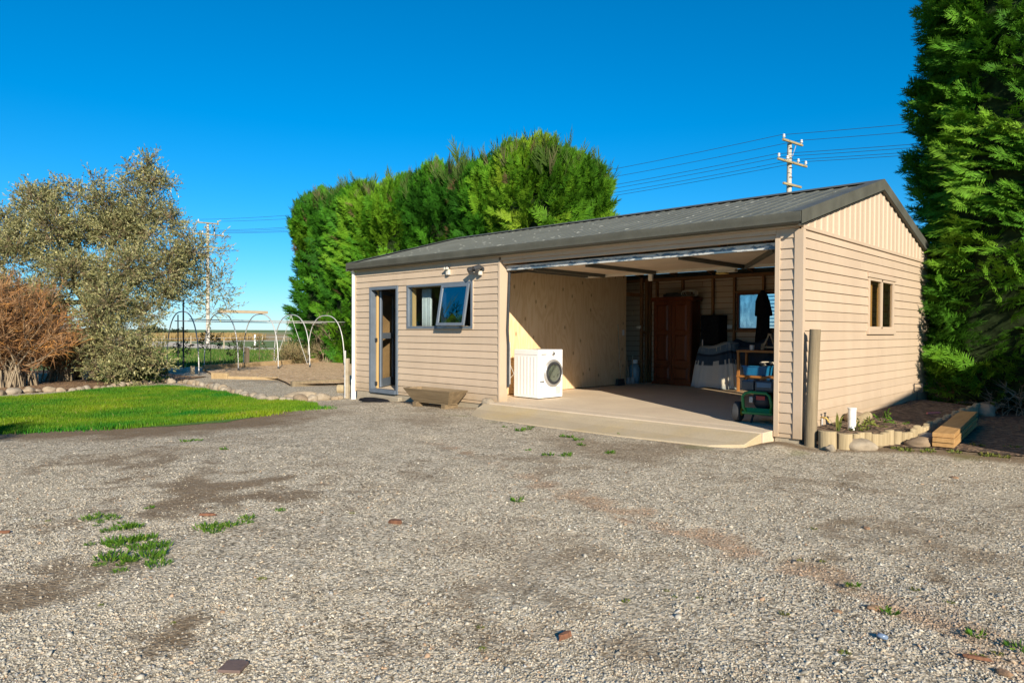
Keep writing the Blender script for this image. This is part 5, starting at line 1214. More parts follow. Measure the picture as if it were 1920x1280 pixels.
hedge_rows = [(-11.35, 8.9, 1.68, 1.6, 7.15, GRNY, 'bright yellow green conifer at the right end of the shelter belt'),
              (-13.6, 9.0, 1.70, 1.6, 7.2, GRN, 'second conifer from the right end of the shelter belt'),
              (-16.1, 9.0, 1.80, 1.6, 7.25, GRN, 'third conifer from the right end of the shelter belt'),
              (-18.8, 9.1, 1.85, 1.6, 6.95, GRN, 'fourth conifer from the right end of the shelter belt'),
              (-21.6, 9.0, 1.90, 1.6, 7.15, GRN, 'conifer second from the left end of the shelter belt'),
              (-24.5, 9.1, 1.95, 1.6, 7.30, GRN, 'leftmost conifer of the shelter belt behind the hoops')]
for i, (x, y, ax, ay, h, pal, lb) in enumerate(hedge_rows):
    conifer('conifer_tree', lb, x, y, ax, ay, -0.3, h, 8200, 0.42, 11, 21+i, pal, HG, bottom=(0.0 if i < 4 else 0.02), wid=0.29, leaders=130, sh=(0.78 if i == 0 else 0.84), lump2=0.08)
GRN2 = [(0.0465, 0.1436, 0.0122), (0.0718, 0.2027, 0.0149), (0.1056, 0.2534, 0.0176), (0.1521, 0.2957, 0.0216)]
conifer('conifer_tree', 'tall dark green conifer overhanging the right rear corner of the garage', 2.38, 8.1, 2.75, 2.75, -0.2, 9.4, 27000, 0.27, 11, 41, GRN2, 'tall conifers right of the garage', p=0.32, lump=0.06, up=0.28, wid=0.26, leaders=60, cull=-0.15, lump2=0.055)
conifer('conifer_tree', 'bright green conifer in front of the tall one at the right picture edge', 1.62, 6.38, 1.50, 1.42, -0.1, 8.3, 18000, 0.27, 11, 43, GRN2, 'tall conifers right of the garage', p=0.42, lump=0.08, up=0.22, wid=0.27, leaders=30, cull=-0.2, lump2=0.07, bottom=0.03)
conifer('conifer_tree', 'next tall conifer of the row beyond the right edge', 6.0, 8.6, 2.4, 2.2, -0.2, 9.4, 1400, 0.6, 12, 42, GRN2, 'tall conifers right of the garage', leaders=20)
# trees left of the frame that show in the front window
for i, (x, y, h, lb) in enumerate([(-20.5, -11.5, 6.5, 'dark conifer left of the lawn nearest the shrub'), (-17.5, -15.0, 7.0, 'dark conifer left of the lawn behind the first'), (-24.0, -8.6, 5.6, 'dark conifer behind the orange shrub left of the lawn')]):
    conifer('garden_conifer', lb, x, y, 1.9, 1.9, -0.3, h, 1200, 0.6, 10, 61+i, GRN, 'conifers left of the lawn', leaders=20, cull=-1.1)

def leaves(r2, P, D, L, W, colr, fold=0.5):
    N = len(P); S = norm(np.cross(D, r2.normal(size=(N, 3)))); mid = P+D*(L*0.5)[:, None]; w = S*(W*0.5)[:, None]
    V = np.stack([P, mid+w, P+D*L[:, None], mid-w], 1).reshape(-1, 3)
    return V, np.arange(4*N).reshape(-1, 4), np.repeat(colr, 4, 0)
def slivers(r2, P, D, L, W, colr):
    N = len(P); S = norm(np.cross(D, r2.normal(size=(N, 3))))*(W*0.5)[:, None]
    V = np.stack([P-S, P+S, P+D*L[:, None]], 1).reshape(-1, 3); return V, np.arange(3*N).reshape(-1, 3), np.repeat(colr, 3, 0)
def twig_clumps(r2, centres, radii, dens, per, tl, ll, lw, pal, up=0.35):
    """leafy twigs spread through spherical clumps; returns leaf quads"""
    Ps, Ds = [], []
    for c_, r_ in zip(centres, radii):
        n_ = max(6, int(dens*r_**2.3)); d = norm(r2.normal(size=(n_, 3))); rr = r_*(0.25+0.75*r2.random(n_)**0.45)
        P = np.array(c_)+d*rr[:, None]*np.array([1, 1, 0.9]); Ps.append(P); Ds.append(norm(d+np.array([0, 0, up])+0.8*(r2.random((n_, 3))-0.5)))
    P = np.concatenate(Ps); D = np.concatenate(Ds); n_ = len(P); T = tl*(0.6+0.8*r2.random(n_))
    t = (np.arange(per)+0.5)/per; LP = (P[:, None]+D[:, None]*(T[:, None]*t[None])[:, :, None]).reshape(-1, 3)
    LD = norm(np.repeat(D, per, 0)*0.9+1.15*(r2.random((n_*per, 3))-0.5)*1.4)
    nl = len(LP); pal = np.array(pal); colr = pal[r2.integers(0, len(pal), nl)]*(0.75+0.5*r2.random((nl, 1)))*np.repeat(0.65+0.7*r2.random((n_, 1)), per, 0)
    V, F, C_ = leaves(r2, LP, LD, ll*(0.7+0.6*r2.random(nl)), lw*(0.7+0.6*r2.random(nl)), colr); return V, F, C_, P, D, T
def bpath(a, b, sag, k=5, r2=None, j=0.08):
    a = np.array(a); b = np.array(b); pts = []
    for t in np.linspace(0, 1, k): pts.append(a+(b-a)*t+np.array([0, 0, sag*math.sin(math.pi*t)])+(r2.normal(size=3)*j if 0 < t < 1 else 0))
    return pts
# olive tree
r2 = np.random.default_rng(3); OD = 18.6
OB = on_yard(175, 714); OB[2] = -0.2
clp = [(60, 470, 74, 0), (15, 430, 62, .8), (130, 425, 80, .2), (115, 530, 82, -.4), (200, 470, 88, .1), (230, 395, 74, .3), (268, 345, 42, .3), (258, 312, 24, .3), (300, 405, 58, .2), (325, 470, 62, -.2), (62, 385, 40, .4), (160, 372, 42, .2), (275, 520, 78, -.6), (200, 575, 70, -.9), (235, 640, 55, -1.0), (185, 655, 45, -.9), (262, 672, 40, -1.2), (308, 545, 44, -.3), (345, 520, 34, 0.2), (20, 540, 55, 0.8), (90, 590, 45, .3), (285, 300, 16, .3), (300, 345, 26, .2), (110, 350, 18, .2), (180, 345, 20, .2), (240, 690, 40, -1.2), (50, 360, 16, .3), (-60, 450, 80, .5), (-40, 560, 60, .6)]
cen = [at_depth(x, y, OD+dd) for x, y, _, dd in clp]; rad = [r_/FPX*OD for _, _, r_, _ in clp]
cen2 = [at_depth(x, y, OD+0.4) for x, y in ((392, 470), (400, 520), (415, 545), (380, 545), (405, 440), (360, 490), (425, 575), (395, 580), (345, 560))]
rad2 = [x/FPX*OD for x in (26, 30, 22, 24, 14, 22, 14, 18, 22)]
OP = [(0.2346, 0.2268, 0.0958), (0.3031, 0.2822, 0.121), (0.1858, 0.1915, 0.0857), (0.3715, 0.3478, 0.1814), (0.1467, 0.1663, 0.0706)]
ol = thing('olive_tree', 'large grey green olive tree beside the lawn', 'tree', tuple(OB))
def subclump(cs, rs, k, f_):
    oc, orr = [], []
    for c_, r_ in zip(cs, rs):
        for _k in range(k):
            d_ = norm(r2.normal(size=3)); oc.append(np.array(c_)+d_*r_*(0.35+0.5*r2.random())*np.array([1, 1, 0.95])); orr.append(r_*f_*(0.7+0.6*r2.random()))
    return oc, orr
sc_, sr_ = subclump(cen, rad, 8, 0.36)
V, F, C_, TP, TD, TT = twig_clumps(r2, sc_, sr_, 900, 12, 0.26, 0.075, 0.025, OP)
V2, F2, C2, TP2, TD2, TT2 = twig_clumps(r2, cen2, rad2, 420, 12, 0.34, 0.10, 0.024, OP)
raw('crown', np.concatenate([V, V2])-OB, np.concatenate([F, F2+len(V)]), M['olive'], ol, np.concatenate([C_, C2]))
Pt = np.concatenate([TP, TP2])-OB; Dt = np.concatenate([TD, TD2]); Lt = np.concatenate([TT, TT2])
V, F, C_ = slivers(r2, Pt-Dt*0.12, Dt, Lt*1.1, np.full(len(Pt), 0.016), np.tile(np.array([[0.20, 0.15, 0.09]]), (len(Pt), 1)))
raw('twigs', V, F, M['twig'], ol, C_)
fork = np.array([0.05, 0.1, 1.7]); mb = MB()
mb.tube(bpath((0.0, 0, -0.15), fork, 0, 5, r2, 0.05), [0.21, 0.19, 0.17, 0.16, 0.15], 10); mb.build('trunk', M['olivebark'], ol, smooth=True)
for i in (0, 2, 3, 4, 5, 8, 9, 12, 13, 19):
    MB().tube(bpath(fork+r2.normal(size=3)*0.05, np.array(cen[i])-OB, 0.15, 6, r2, 0.10), [0.10, 0.085, 0.07, 0.055, 0.04, 0.02], 7).build('limb', M['olivebark'], ol, smooth=True)
MB().tube(bpath(np.array(cen[12])-OB, np.array(cen2[0])-OB, -0.15, 6, r2, 0.08), [0.06, 0.05, 0.045, 0.035, 0.03, 0.015], 7).build('limb', M['olivebark'], ol, smooth=True)
for k, (px, top) in enumerate(((148, 640), (140, 655), (232, 660))):
    b_ = on_yard(px, 712)-OB; b_[2] = -0.02; MB().tube(bpath(b_, np.array(at_depth(px+8, top, OD-0.4))-OB, 0, 4, r2, 0.03), [0.075, 0.065, 0.05, 0.04], 8).build('stem', M['olivebark'], ol, smooth=True)
# green bush at its foot
GB = on_yard(250, 716); gbush = thing('evergreen_bush', 'low green bush at the foot of the olive tree', 'bush', tuple(GB))
cb_ = [at_depth(x, y, 18.3+d_) for x, y, d_ in ((225, 690, .2), (255, 680, 0), (275, 695, .1), (205, 700, .3), (245, 700, -.3), (285, 705, 0))]
V, F, C_, *_x = twig_clumps(r2, cb_, [0.42, 0.40, 0.32, 0.3, 0.38, 0.22], 1500, 9, 0.22, 0.085, 0.035, [(0.045, 0.085, 0.022), (0.075, 0.11, 0.03), (0.12, 0.135, 0.05), (0.03, 0.06, 0.02)])
raw('foliage', V-GB, F, M['leaf'], gbush, C_)
mb = MB()
for k in range(7): mb.tube(bpath((r2.normal()*0.08, r2.normal()*0.08, -0.05), np.array(cb_[k % 6])-GB, 0, 4, r2, 0.03), [0.02, 0.016, 0.012, 0.006], 5)
mb.build('stems', M['olivebark'], gbush)
# bare orange shrub
def twiggy(name, label, base, h, spread, nst, nfine, pal, seed, cat='shrub', thick=1.0):
    r3 = np.random.default_rng(seed); t_ = thing(name, label, cat, tuple(base)); mb = MB(); ends = []
    for k in range(nst):
        a = r3.random()*6.283; rr = spread*(0.15+0.85*r3.random()); hh = h*(0.45+0.55*r3.random())*(1-0.25*(rr/spread)**2)
        s0 = np.array([0.22*r3.normal(), 0.22*r3.normal(), -0.05]); e = np.array([rr*math.cos(a), rr*math.sin(a), hh]); pts = []
        for t in np.linspace(0, 1, 6): pts.append(s0*(1-t)+np.array([e[0]*t**1.5, e[1]*t**1.5, e[2]*t**0.8])+r3.normal(size=3)*0.04*t)
        r0 = (0.010+0.014*r3.random())*thick; mb.tube(pts, [r0, r0*.85, r0*.7, r0*.5, r0*.35, r0*.15], 4, cap=False); ends.append(pts)
    mb.build('stems', M['olivebark'], t_)
    E_ = np.array(ends); ki = r3.integers(0, nst, nfine); ti = 1.6+3.4*r3.random(nfine)**0.8; i0 = np.clip(ti.astype(int), 0, 4); f_ = (ti-i0)[:, None]
    P = E_[ki, i0]*(1-f_)+E_[ki, i0+1]*f_; dd = norm(E_[ki, i0+1]-E_[ki, i0]); D = norm(dd*0.6+1.5*(r3.random((nfine, 3))-0.5)+np.array([0, 0, 0.15])); Lf = 0.15+0.45*r3.random(nfine)
    pal = np.array(pal); c_ = pal[r3.integers(0, len(pal), nfine)]*(0.7+0.6*r3.random((nfine, 1)))
    V, F, C_ = slivers(r3, P, D, Lf, np.full(nfine, 0.014)+0.010*r3.random(nfine), c_)
    Pb = np.repeat(P+D*(Lf*0.5)[:, None], 3, 0); nb = len(Pb); Db = norm(np.repeat(D, 3, 0)+1.3*(r3.random((nb, 3))-0.5)); Vb, Fb, Cb = slivers(r3, Pb+Db*0.03, Db, 0.10+0.18*r3.random(nb), np.full(nb, 0.012), np.repeat(c_, 3, 0)*1.1)
    raw('twigs', np.concatenate([V, Vb]), np.concatenate([F, Fb+len(V)]), M['twig'], t_, np.concatenate([C_, Cb])); return t_
ORG = [(0.3078, 0.1575, 0.0693), (0.248, 0.135, 0.0693), (0.342, 0.2115, 0.1089), (0.1881, 0.117, 0.0693), (0.4104, 0.198, 0.0594)]
sb_ = on_yard(25, 726); sb_[2] = -0.2
twiggy('bare_shrub', 'bare orange brown twiggy shrub at the left end of the bed', sb_, 2.75, 1.75, 150, 6500, ORG, 4)
sb_ = on_yard(-110, 730); sb_[2] = -0.2
twiggy('bare_shrub', 'second bare orange shrub at the left picture edge', sb_, 3.0, 1.8, 90, 2600, ORG, 5)
sb_ = on_yard(112, 716); sb_[2] = -0.2
twiggy('bare_shrub', 'low bare brown shrub between the orange shrub and the olive', sb_, 1.7, 1.1, 60, 1500, [(0.22, 0.15, 0.085), (0.17, 0.12, 0.07), (0.26, 0.18, 0.10), (0.14, 0.12, 0.06)], 6)

# ------------------------------------------------------------------ lawn edging stones
pl = [on_yard(*p) for p in [(-30, 744), (0, 741), (60, 736), (135, 733), (200, 728), (270, 720), (300, 717), (350, 718), (390, 725), (430, 735), (470, 745), (500, 750), (540, 751), (570, 752), (600, 749), (635, 748)]]
dist = [0.0]
for a, b_ in zip(pl[:-1], pl[1:]): dist.append(dist[-1]+float(np.linalg.norm((b_-a)[:2])))
s = 0.0; i = 0
while s < dist[-1]:
    big = random.random(); sz = 0.075+0.085*big**1.6
    k = max(0, min(len(dist)-2, int(np.searchsorted(dist, s+sz))-1)); t = (s+sz-dist[k])/(dist[k+1]-dist[k]); p = pl[k]+(pl[k+1]-pl[k])*min(1, max(0, t)); a = math.atan2(*(pl[k+1]-pl[k])[1::-1][:2]) if False else math.atan2((pl[k+1]-pl[k])[1], (pl[k+1]-pl[k])[0])
    rock('edging_stone', (p[0]+random.uniform(-.04, .04), p[1]+random.uniform(-.04, .04), p[2]+sz*0.28), (sz*1.08, sz*0.8, sz*0.68), 100+i, ordw(i+1)+' field stone from the left in the row edging the lawn', 'stone', 'stones edging the lawn', rz=a+random.uniform(-.3, .3)); s += sz*2.05; i += 1
rock('flat_boulder', tuple(on_yard(270, 716)+np.array([0, 0.05, 0.09])), (0.42, 0.26, 0.20), 77, 'large pale flat boulder in the lawn edging below the bush', 'stone', rz=0.6)
rock('flat_boulder', tuple(on_yard(563, 749)+np.array([0, 0.0, 0.06])), (0.34, 0.16, 0.12), 78, 'long tan boulder at the tip of the lawn', 'stone', rz=0.7)

# ------------------------------------------------------------------ hoop frames and sleepers
hoops = [((313, 697), (373, 703)), ((383, 691), (447, 697)), ((456.5, 686.5), (522, 694.5)), ((514, 684), (581, 691)), ((577.5, 683), (645.5, 687)), ((630, 676), (706, 683))]
HL = ['leftmost galvanised hoop beside the green bush', 'second galvanised hoop from the left', 'third galvanised hoop from the left', 'fourth galvanised hoop from the left', 'fifth galvanised hoop from the left', 'last galvanised hoop partly behind the white downpipe']
tops = []
for (l, r_), lb in zip(hoops, HL):
    a = on_yard(*l); b_ = on_yard(*r_); c_ = (a+b_)/2; hh = 2.12; pts = []
    c_[2] = -0.2; hx = (b_-a)/2; hx[2] = 0
    for t in np.linspace(0, 1, 25):
        u = -math.cos(math.pi*t); zz = math.sin(math.pi*t)**0.72 if 0 < t < 1 else 0
        pts.append((hx[0]*np.sign(u)*abs(u)**0.8, hx[1]*np.sign(u)*abs(u)**0.8, hh*zz-0.1))
    h_ = thing('garden_hoop', lb, 'hoop', tuple(c_), 0, 'galvanised hoops of the garden frame')
    MB().tube(pts, 0.019, 8, cap=False).build('arch_pipe', M['galv'], h_, smooth=True)
    for q in (pts[0], pts[-1]): MB().tube([(q[0], q[1], q[2]-0.05), (q[0], q[1], 0.14)], 0.032, 8).build('ground_socket', M['dark_steel'], h_)
    tops.append((c_[0], c_[1], c_[2]+hh-0.1))
for k, (off, dz, lb) in enumerate(((-0.62, -0.30, 'long galvanised rail joining the hoops on the far side'), (0.58, -0.26, 'long galvanised rail joining the hoops on the near side'))):
    o = MB().tube([(p[0]+off*1.0, p[1], p[2]+dz) for p in tops], 0.016, 8).build('hoop_rail', M['galv'], None, smooth=True); tag(o, lb, 'rail')
a, b_ = np.array(tops[1]), np.array(tops[2])
o = MB().bar(a+np.array([0.1, -0.1, 0.06]), b_+np.array([0.2, 0.15, 0.06]), 0.22, 0.10).build('top_board', M['oldboard'], None); tag(o, 'old board lying across the tops of the second and third hoops', 'board')
for k, (px, py, top) in enumerate(((344, 690, 562), (334, 692, 590))):
    p = on_yard(px, py); d_ = float((p-CAM)@_fw); hz = (py-top)/FPX*d_
    o = MB().tube([(0, 0, -0.2), (0, 0, hz)], 0.030-0.008*k, 8).build('steel_stake', M['dark_steel'], None, loc=tuple(p)); tag(o, ['tall dark steel stake inside the leftmost hoop', 'thin dark stake left of the tall one inside the leftmost hoop'][k], 'stake')
c4 = np.array(tops[3])
for sx, lb in ((-0.9, 'thin slanting wire stay left under the fourth hoop'), (0.9, 'thin slanting wire stay right under the fourth hoop')):
    o = MB().tube([tuple(c4+np.array([0, 0, -0.02])), tuple(c4+np.array([sx*0.75, sx*0.35, -1.9]))], 0.010, 6).build('wire_stay', M['galv'], None); tag(o, lb, 'stay')
def sleeper(pa, pb, h, w, lb, mat=None, lift=0.0):
    a = on_yard(*pa); b_ = on_yard(*pb); d_ = b_-a; ln = float(np.hypot(d_[0], d_[1]))
    o = MB().box(-w/2, w/2, 0, ln, -0.08, h).build('timber_sleeper', mat or M['sleeper'], None, bevel=0.012, loc=(a[0], a[1], a[2]+lift), rz=math.atan2(d_[1], d_[0])-math.pi/2); return tag(o, lb, 'sleeper', 'sleepers edging the tilled bed')
sleeper((381, 696), (450, 691.5), 0.22, 0.10, 'far sleeper of the bed behind the second hoop')
sleeper((451, 691.4), (522, 686), 0.22, 0.10, 'far sleeper of the bed behind the third hoop')
sleeper((523, 686), (580, 681.5), 0.22, 0.10, 'far sleeper of the bed behind the fourth hoop')
sleeper((581, 681.5), (660, 675), 0.22, 0.10, 'far sleeper of the bed behind the fifth hoop')
sleeper((398, 709), (428, 710), 0.17, 0.10, 'short near sleeper between the leftmost hoop and the path')
sleeper((429, 710), (520, 712), 0.08, 0.09, 'low near sleeper along the gravel path')
sleeper((546, 724), (640, 719), 0.13, 0.12, 'grey sleeper at the front of the tilled soil near the downpipe', M['greywood'])
tag(MB().tube([(0, 0, -0.02), (0.3, 0.22, -0.02)], 0.10, 12).build('log_round', M['log'], None, smooth='auto', loc=tuple(on_yard(634, 735)+np.array([0, 0, 0.1]))), 'sawn log round at the end of the grey sleeper', 'log')
pp = on_yard(657, 747); tag(MB().box(-0.032, 0.032, -0.032, 0.032, -0.2, 0.84).build('pale_post', M['oldboard'], None, bevel=0.004, loc=(-9.48, 0.03, -0.2), rz=0.4), 'pale square post next to the white downpipe', 'post')
tag(MB().tube([(0, 0, -0.1), (0, 0, 1.0)], 0.02, 8).build('thin_pipe', M['galv'], None, loc=(-9.62, 0.06, -0.2)), 'thin galvanised pipe left of the pale square post', 'pipe')
tag(MB().box(-0.05, 0.05, -0.05, 0.05, -0.1, 0.26).build('short_peg', M['oldboard'], None, loc=tuple(on_yard(361, 701))), 'short pale peg beside the leftmost hoop', 'peg')
for (px, py, top, w, lb) in ((281, 672, 632, .17, 'thick dark fence post right of the olive tree'), (263, 672, 630, .15, 'dark fence post half hidden by the olive tree'), (463, 684, 652, .16, 'dark stub post behind the third hoop')):
    p = on_ground(px, py, -0.3); d_ = float((p-CAM)@_fw); o = MB().box(-w/2, w/2, -w/2, w/2, -0.2, (py-top)/FPX*d_).build('fence_post', M['bark'], None, bevel=0.01, loc=tuple(p)); tag(o, lb, 'post')

# ------------------------------------------------------------------ beyond the garden
r4 = np.random.default_rng(8)
n = 60000; Xf = rng.uniform(-60, -23.5, n); Yf = rng.uniform(0, 26, n); dep = (Xf-CAM[0])*_fw[0]+(Yf-CAM[1])*_fw[1]; la = ((Xf-CAM[0])*_R[0]+(Yf-CAM[1])*_R[1])/dep
k = (la > -0.58) & (la < -0.20) & (dep < 52); Xf, Yf = Xf[k], Yf[k]; n = len(Xf); g = rng.random(n); tone = fbm(Xf, Yf, 0.25, 3)
c = np.stack([0.05+0.06*g+0.10*np.clip(tone-0.5, 0, 1), 0.115+0.09*g+0.05*np.clip(tone-0.5, 0, 1), 0.016+0.02*g], 1); dr = rng.random(n) < 0.10; c[dr] = (0.27, 0.22, 0.10)
blades('pasture_grass', Xf, Yf, np.full(n, -0.34), 0.08+0.16*rng.random(n), 0.03+0.03*rng.random(n), c, M['blade'], 'long green pasture grass behind the hoops', 'grass')
n = 12000; Xl = []; 
tt = rng.random(n); q0 = on_ground(275, 640, -.33); q1 = on_ground(500, 636, -.33); w_ = rng.random(n)
Xl = q0[0]+(q1[0]-q0[0])*tt+(-40*w_); Yl = q0[1]+(q1[1]-q0[1])*tt+(14*w_); g = rng.random((n, 1))
blades('dry_grass_stalks', Xl, Yl, np.full(n, -0.33), 0.4+0.7*rng.random(n), 0.18+0.2*rng.random(n), np.array([[0.36, 0.25, 0.10]])*(0.7+0.6*g), M['blade'], 'tall dry tan grass beyond the road', 'grass')
for k, (px, py, top, lb) in enumerate(((478, 655, 627, 'white fence post in the paddock behind the third hoop'), (420, 653, 632, 'thin paddock post behind the second hoop'), (358, 650, 629, 'thin paddock post behind the leftmost hoop'), (308, 648, 629, 'thin paddock post left of the leftmost hoop'), (492, 645, 628, 'far grey paddock post between third and fourth hoop'), (533, 641, 630, 'small far paddock post under the fourth hoop'), (545, 642, 629, 'small far paddock post right under the fourth hoop'))):
    p = on_ground(px, py, -0.33); d_ = float((p-CAM)@_fw); r_ = 0.0011*d_*(1.2 if k == 0 else 0.7); o = MB().tube([(0, 0, -0.1), (0, 0, (py-top)/FPX*d_)], r_, 8).build('paddock_post', M['white_pipe'] if k == 0 else M['oldboard'], None, smooth='auto', loc=tuple(p)); tag(o, lb, 'post')
for k, (ya, yb, lb) in enumerate(((635, 633, 'upper wire of the paddock fence'), (641, 640, 'lower wire of the paddock fence'))):
    o = MB().tube([tuple(at_depth(250, ya+1, 50)), tuple(at_depth(640, yb-3, 42))], 0.012, 5).build('fence_wire', M['galv'], None); tag(o, lb, 'wire')
for k, (px, py, hz, w, lb) in enumerate(((395, 686, 1.45, .42, 'leafy sapling behind the second hoop'), (343, 686, 1.0, .35, 'dark sapling behind the leftmost hoop'), (442, 684, 0.95, .38, 'dark low sapling left of the third hoop'), (486, 676, 1.1, .35, 'light green sapling behind the third hoop'), (549, 683, 1.0, .40, 'scruffy sapling behind the fourth hoop'))):
    p = on_ground(px, py, -0.3); sp_ = thing('sapling', lb, 'sapling', tuple(p), 0, 'saplings beyond the hoops')
    MB().tube([(0, 0, -0.1), (0.02, 0, hz*0.5), (0, 0.02, hz)], [0.02, 0.015, 0.006], 6).build('stem', M['bark'], sp_)
    V, F, C_, *_x = twig_clumps(r4, [(0, 0, hz*0.62), (0.1, 0.05, hz*0.85), (-0.12, 0, hz*0.75)], [w*0.75, w*0.6, w*0.6], 420, 7, 0.2, 0.10, 0.04, [(0.05, 0.07, 0.025), (0.08, 0.10, 0.035), (0.10, 0.085, 0.04)]); raw('foliage', V, F, M['leaf'], sp_, C_)
# low dry bushes at the foot of the shelter belt
for k, (px, py, lb) in enumerate(((545, 686, 'dry tan weed heap behind the fourth hoop'), (600, 682, 'dry weed heap at the left foot of the shelter belt'))):
    p = on_ground(px, py, -0.25); twiggy('dry_weeds', lb, p, 0.75, 0.8, 40, 900, [(0.22, 0.18, 0.09), (0.16, 0.15, 0.07), (0.28, 0.22, 0.12)], 30+k, 'weeds')
p = on_ground(632, 676, -0.25); twiggy('dead_branches', 'tangle of dead branches low in the shelter belt', np.array([-22.9, 7.9, -0.3]), 2.6, 0.9, 40, 420, [(0.20, 0.15, 0.10), (0.26, 0.20, 0.13), (0.13, 0.10, 0.07)], 33, 'branches')
twiggy('dead_branches', 'pale dead twigs under the right conifer', np.array([1.25, 5.35, -0.05]), 0.42, 0.6, 14, 60, [(0.30, 0.26, 0.19), (0.22, 0.18, 0.13)], 34, 'branches', 0.35)
# far tree line
mb = MB()
for k in range(60):
    x = -1500+12*k; h = 2.5+3*random.random(); mb.box(x, x+9+6*random.random(), 520+3*k, 530+3*k, -0.34, h)
for (px, w, lb, h_) in ((285, 26, 'far dark tree belt on the horizon left of the hoops', 2.2), (335, 18, 'small far tree clump on the horizon behind the leftmost hoop', 1.6), (700, 60, 'far low trees on the horizon behind the shelter belt', 5)):
    p = on_ground(px, 626.5 if px < 400 else 625, -0.34); d_ = float((p-CAM)@_fw); ww = w/FPX*d_; r5 = np.random.default_rng(int(px)); t_ = thing('far_trees', lb, 'trees', tuple(p)); P = r5.normal(size=(900, 3))*np.array([ww*0.35, ww*0.35, h_*0.2])+np.array([0, 0, h_*0.4]); P[:, 2] = np.abs(P[:, 2])
    V, F, C_ = leaves(r5, P, norm(r5.normal(size=(900, 3))), np.full(900, h_*0.45), np.full(900, h_*0.35), np.array([[0.05, 0.065, 0.035]])*(0.7+0.6*r5.random((900, 1)))); raw('crown', V, F, M['leaf'], t_, C_)
    MB().tube([(0, 0, -0.2), (0, 0, h_*0.5)], 0.25, 6).build('trunk', M['bark'], t_)

# ------------------------------------------------------------------ power line
PA = np.array([-13.1, 32.1]); PB = on_ground(390, 646, -0.34)[:2]; wd_ = (PA-PB)/np.linalg.norm(PA-PB); ad = np.array([0.143, 0.99])
def power_pole(loc, lb, h=12.55):
    t_ = thing('power_pole', lb, 'power pole', (loc[0], loc[1], -0.34), math.atan2(ad[1], ad[0]), 'poles of the power line')
    MB().tube([(0, 0, -0.5), (0, 0, 6), (0, 0, h)], [0.20, 0.165, 0.125], 14).build('pole', M['pole'], t_, smooth='auto')
    for z in np.arange(h-4.2, h-0.3, 0.55): MB().box(-0.13, 0.13, -0.15, -0.10, z, z+0.04).build('step_band', M['dark_steel'], t_)
    for z, hl, ins in ((h+0.02, 1.05, (-0.95, 0.95)), (h-1.15, 1.55, (-1.45, -0.55, 0.62, 1.45)), (h-2.45, 0.95, ())):
        am = MB().box(-hl, hl, -0.26, -0.15, z-0.06, z+0.06).build('crossarm', M['arm'], t_, bevel=0.01)
        for u in ins: MB().lathe([(0.02, 0.06), (0.02, 0.12), (0.085, 0.14), (0.075, 0.20), (0.045, 0.22), (0.075, 0.25), (0.06, 0.31), (0.02, 0.33)], 12, (u, -0.205, z), 'z').build('insulator', M['porcelain'], am, smooth='auto')
    MB().bar((0.10, -0.13, h-0.75), (0.45, -0.145, h-0.06), 0.03, 0.02).build('arm_brace', M['galv'], t_)
    MB().tube([(0.45, 0.2, h-2.5), (0.30, 0.2, h-2.95), (0.5, 0.2, h-3.1), (0.62, 0.2, h-2.6)], 0.02, 6).build('jumper', M['wire'], t_)
    return t_
PC = PA+wd_*62
power_pole(PA, 'white timber power pole with three crossarms behind the garage roof'); power_pole(PB, 'distant power pole behind the olive branch'); power_pole(PC, 'power pole beyond the right edge of the picture')
hh = 12.55-0.34
for k, (u, z) in enumerate(((-0.95, hh+0.33), (0.95, hh+0.33), (-1.45, hh-0.84), (-0.55, hh-0.84), (0.62, hh-0.84), (1.45, hh-0.84))):
    wl = ['first of two wires on the top crossarm', 'second of two wires on the top crossarm', 'outer left wire on the middle crossarm', 'inner left wire on the middle crossarm', 'inner right wire on the middle crossarm', 'outer right wire on the middle crossarm'][k]
    mb = MB()
    for a, b_ in ((PB, PA), (PA, PC)):
        pts = []
        for t in np.linspace(0, 1, 25):
            q = a+(b_-a)*t+ad*u; pts.append((q[0], q[1], z-1.1*4*t*(1-t)))
        mb.tube(pts, 0.013, 5, cap=False)
    tag(mb.build('power_line', M['wire'], None), wl, 'wire', 'power lines')

conifer('rounded_shrub', 'rounded evergreen shrub left of the yard outside the picture', -4.6, -8.75, 0.75, 0.75, -0.12, 1.95, 900, 0.22, 9, 77, GRN, None, p=0.9, leaders=0, cull=-1.1)
# ------------------------------------------------------------------ outbuilding to the right whose shade falls on the mulch
ob_ = thing('outbuilding', 'plain beige outbuilding to the right of the yard', 'outbuilding', (8.4, -3.0, 0.03))
ow = MB(); ow.hexa([(0, 0, 0), (4.5, 0, 0), (4.5, 7.5, 0), (0, 7.5, 0), (0, 0, 3.98), (4.5, 0, 3.98), (4.5, 7.5, 4.60), (0, 7.5, 4.60)]); ow.build('wall', M['beige'], ob_)
MB().hexa([(-0.1, -0.05, 3.985), (4.6, -0.05, 3.985), (4.6, 7.6, 4.61), (-0.1, 7.6, 4.61), (-0.1, -0.05, 4.06), (4.6, -0.05, 4.06), (4.6, 7.6, 4.69), (-0.1, 7.6, 4.69)]).build('roof', M['flash'], ob_)
MB().box(-0.03, -0.001, 2.0, 3.4, 0.9, 2.1).build('window', M['alum'], ob_); MB().box(-0.04, -0.001, 4.4, 5.3, 0.0, 2.05).build('door', M['alum'], ob_)

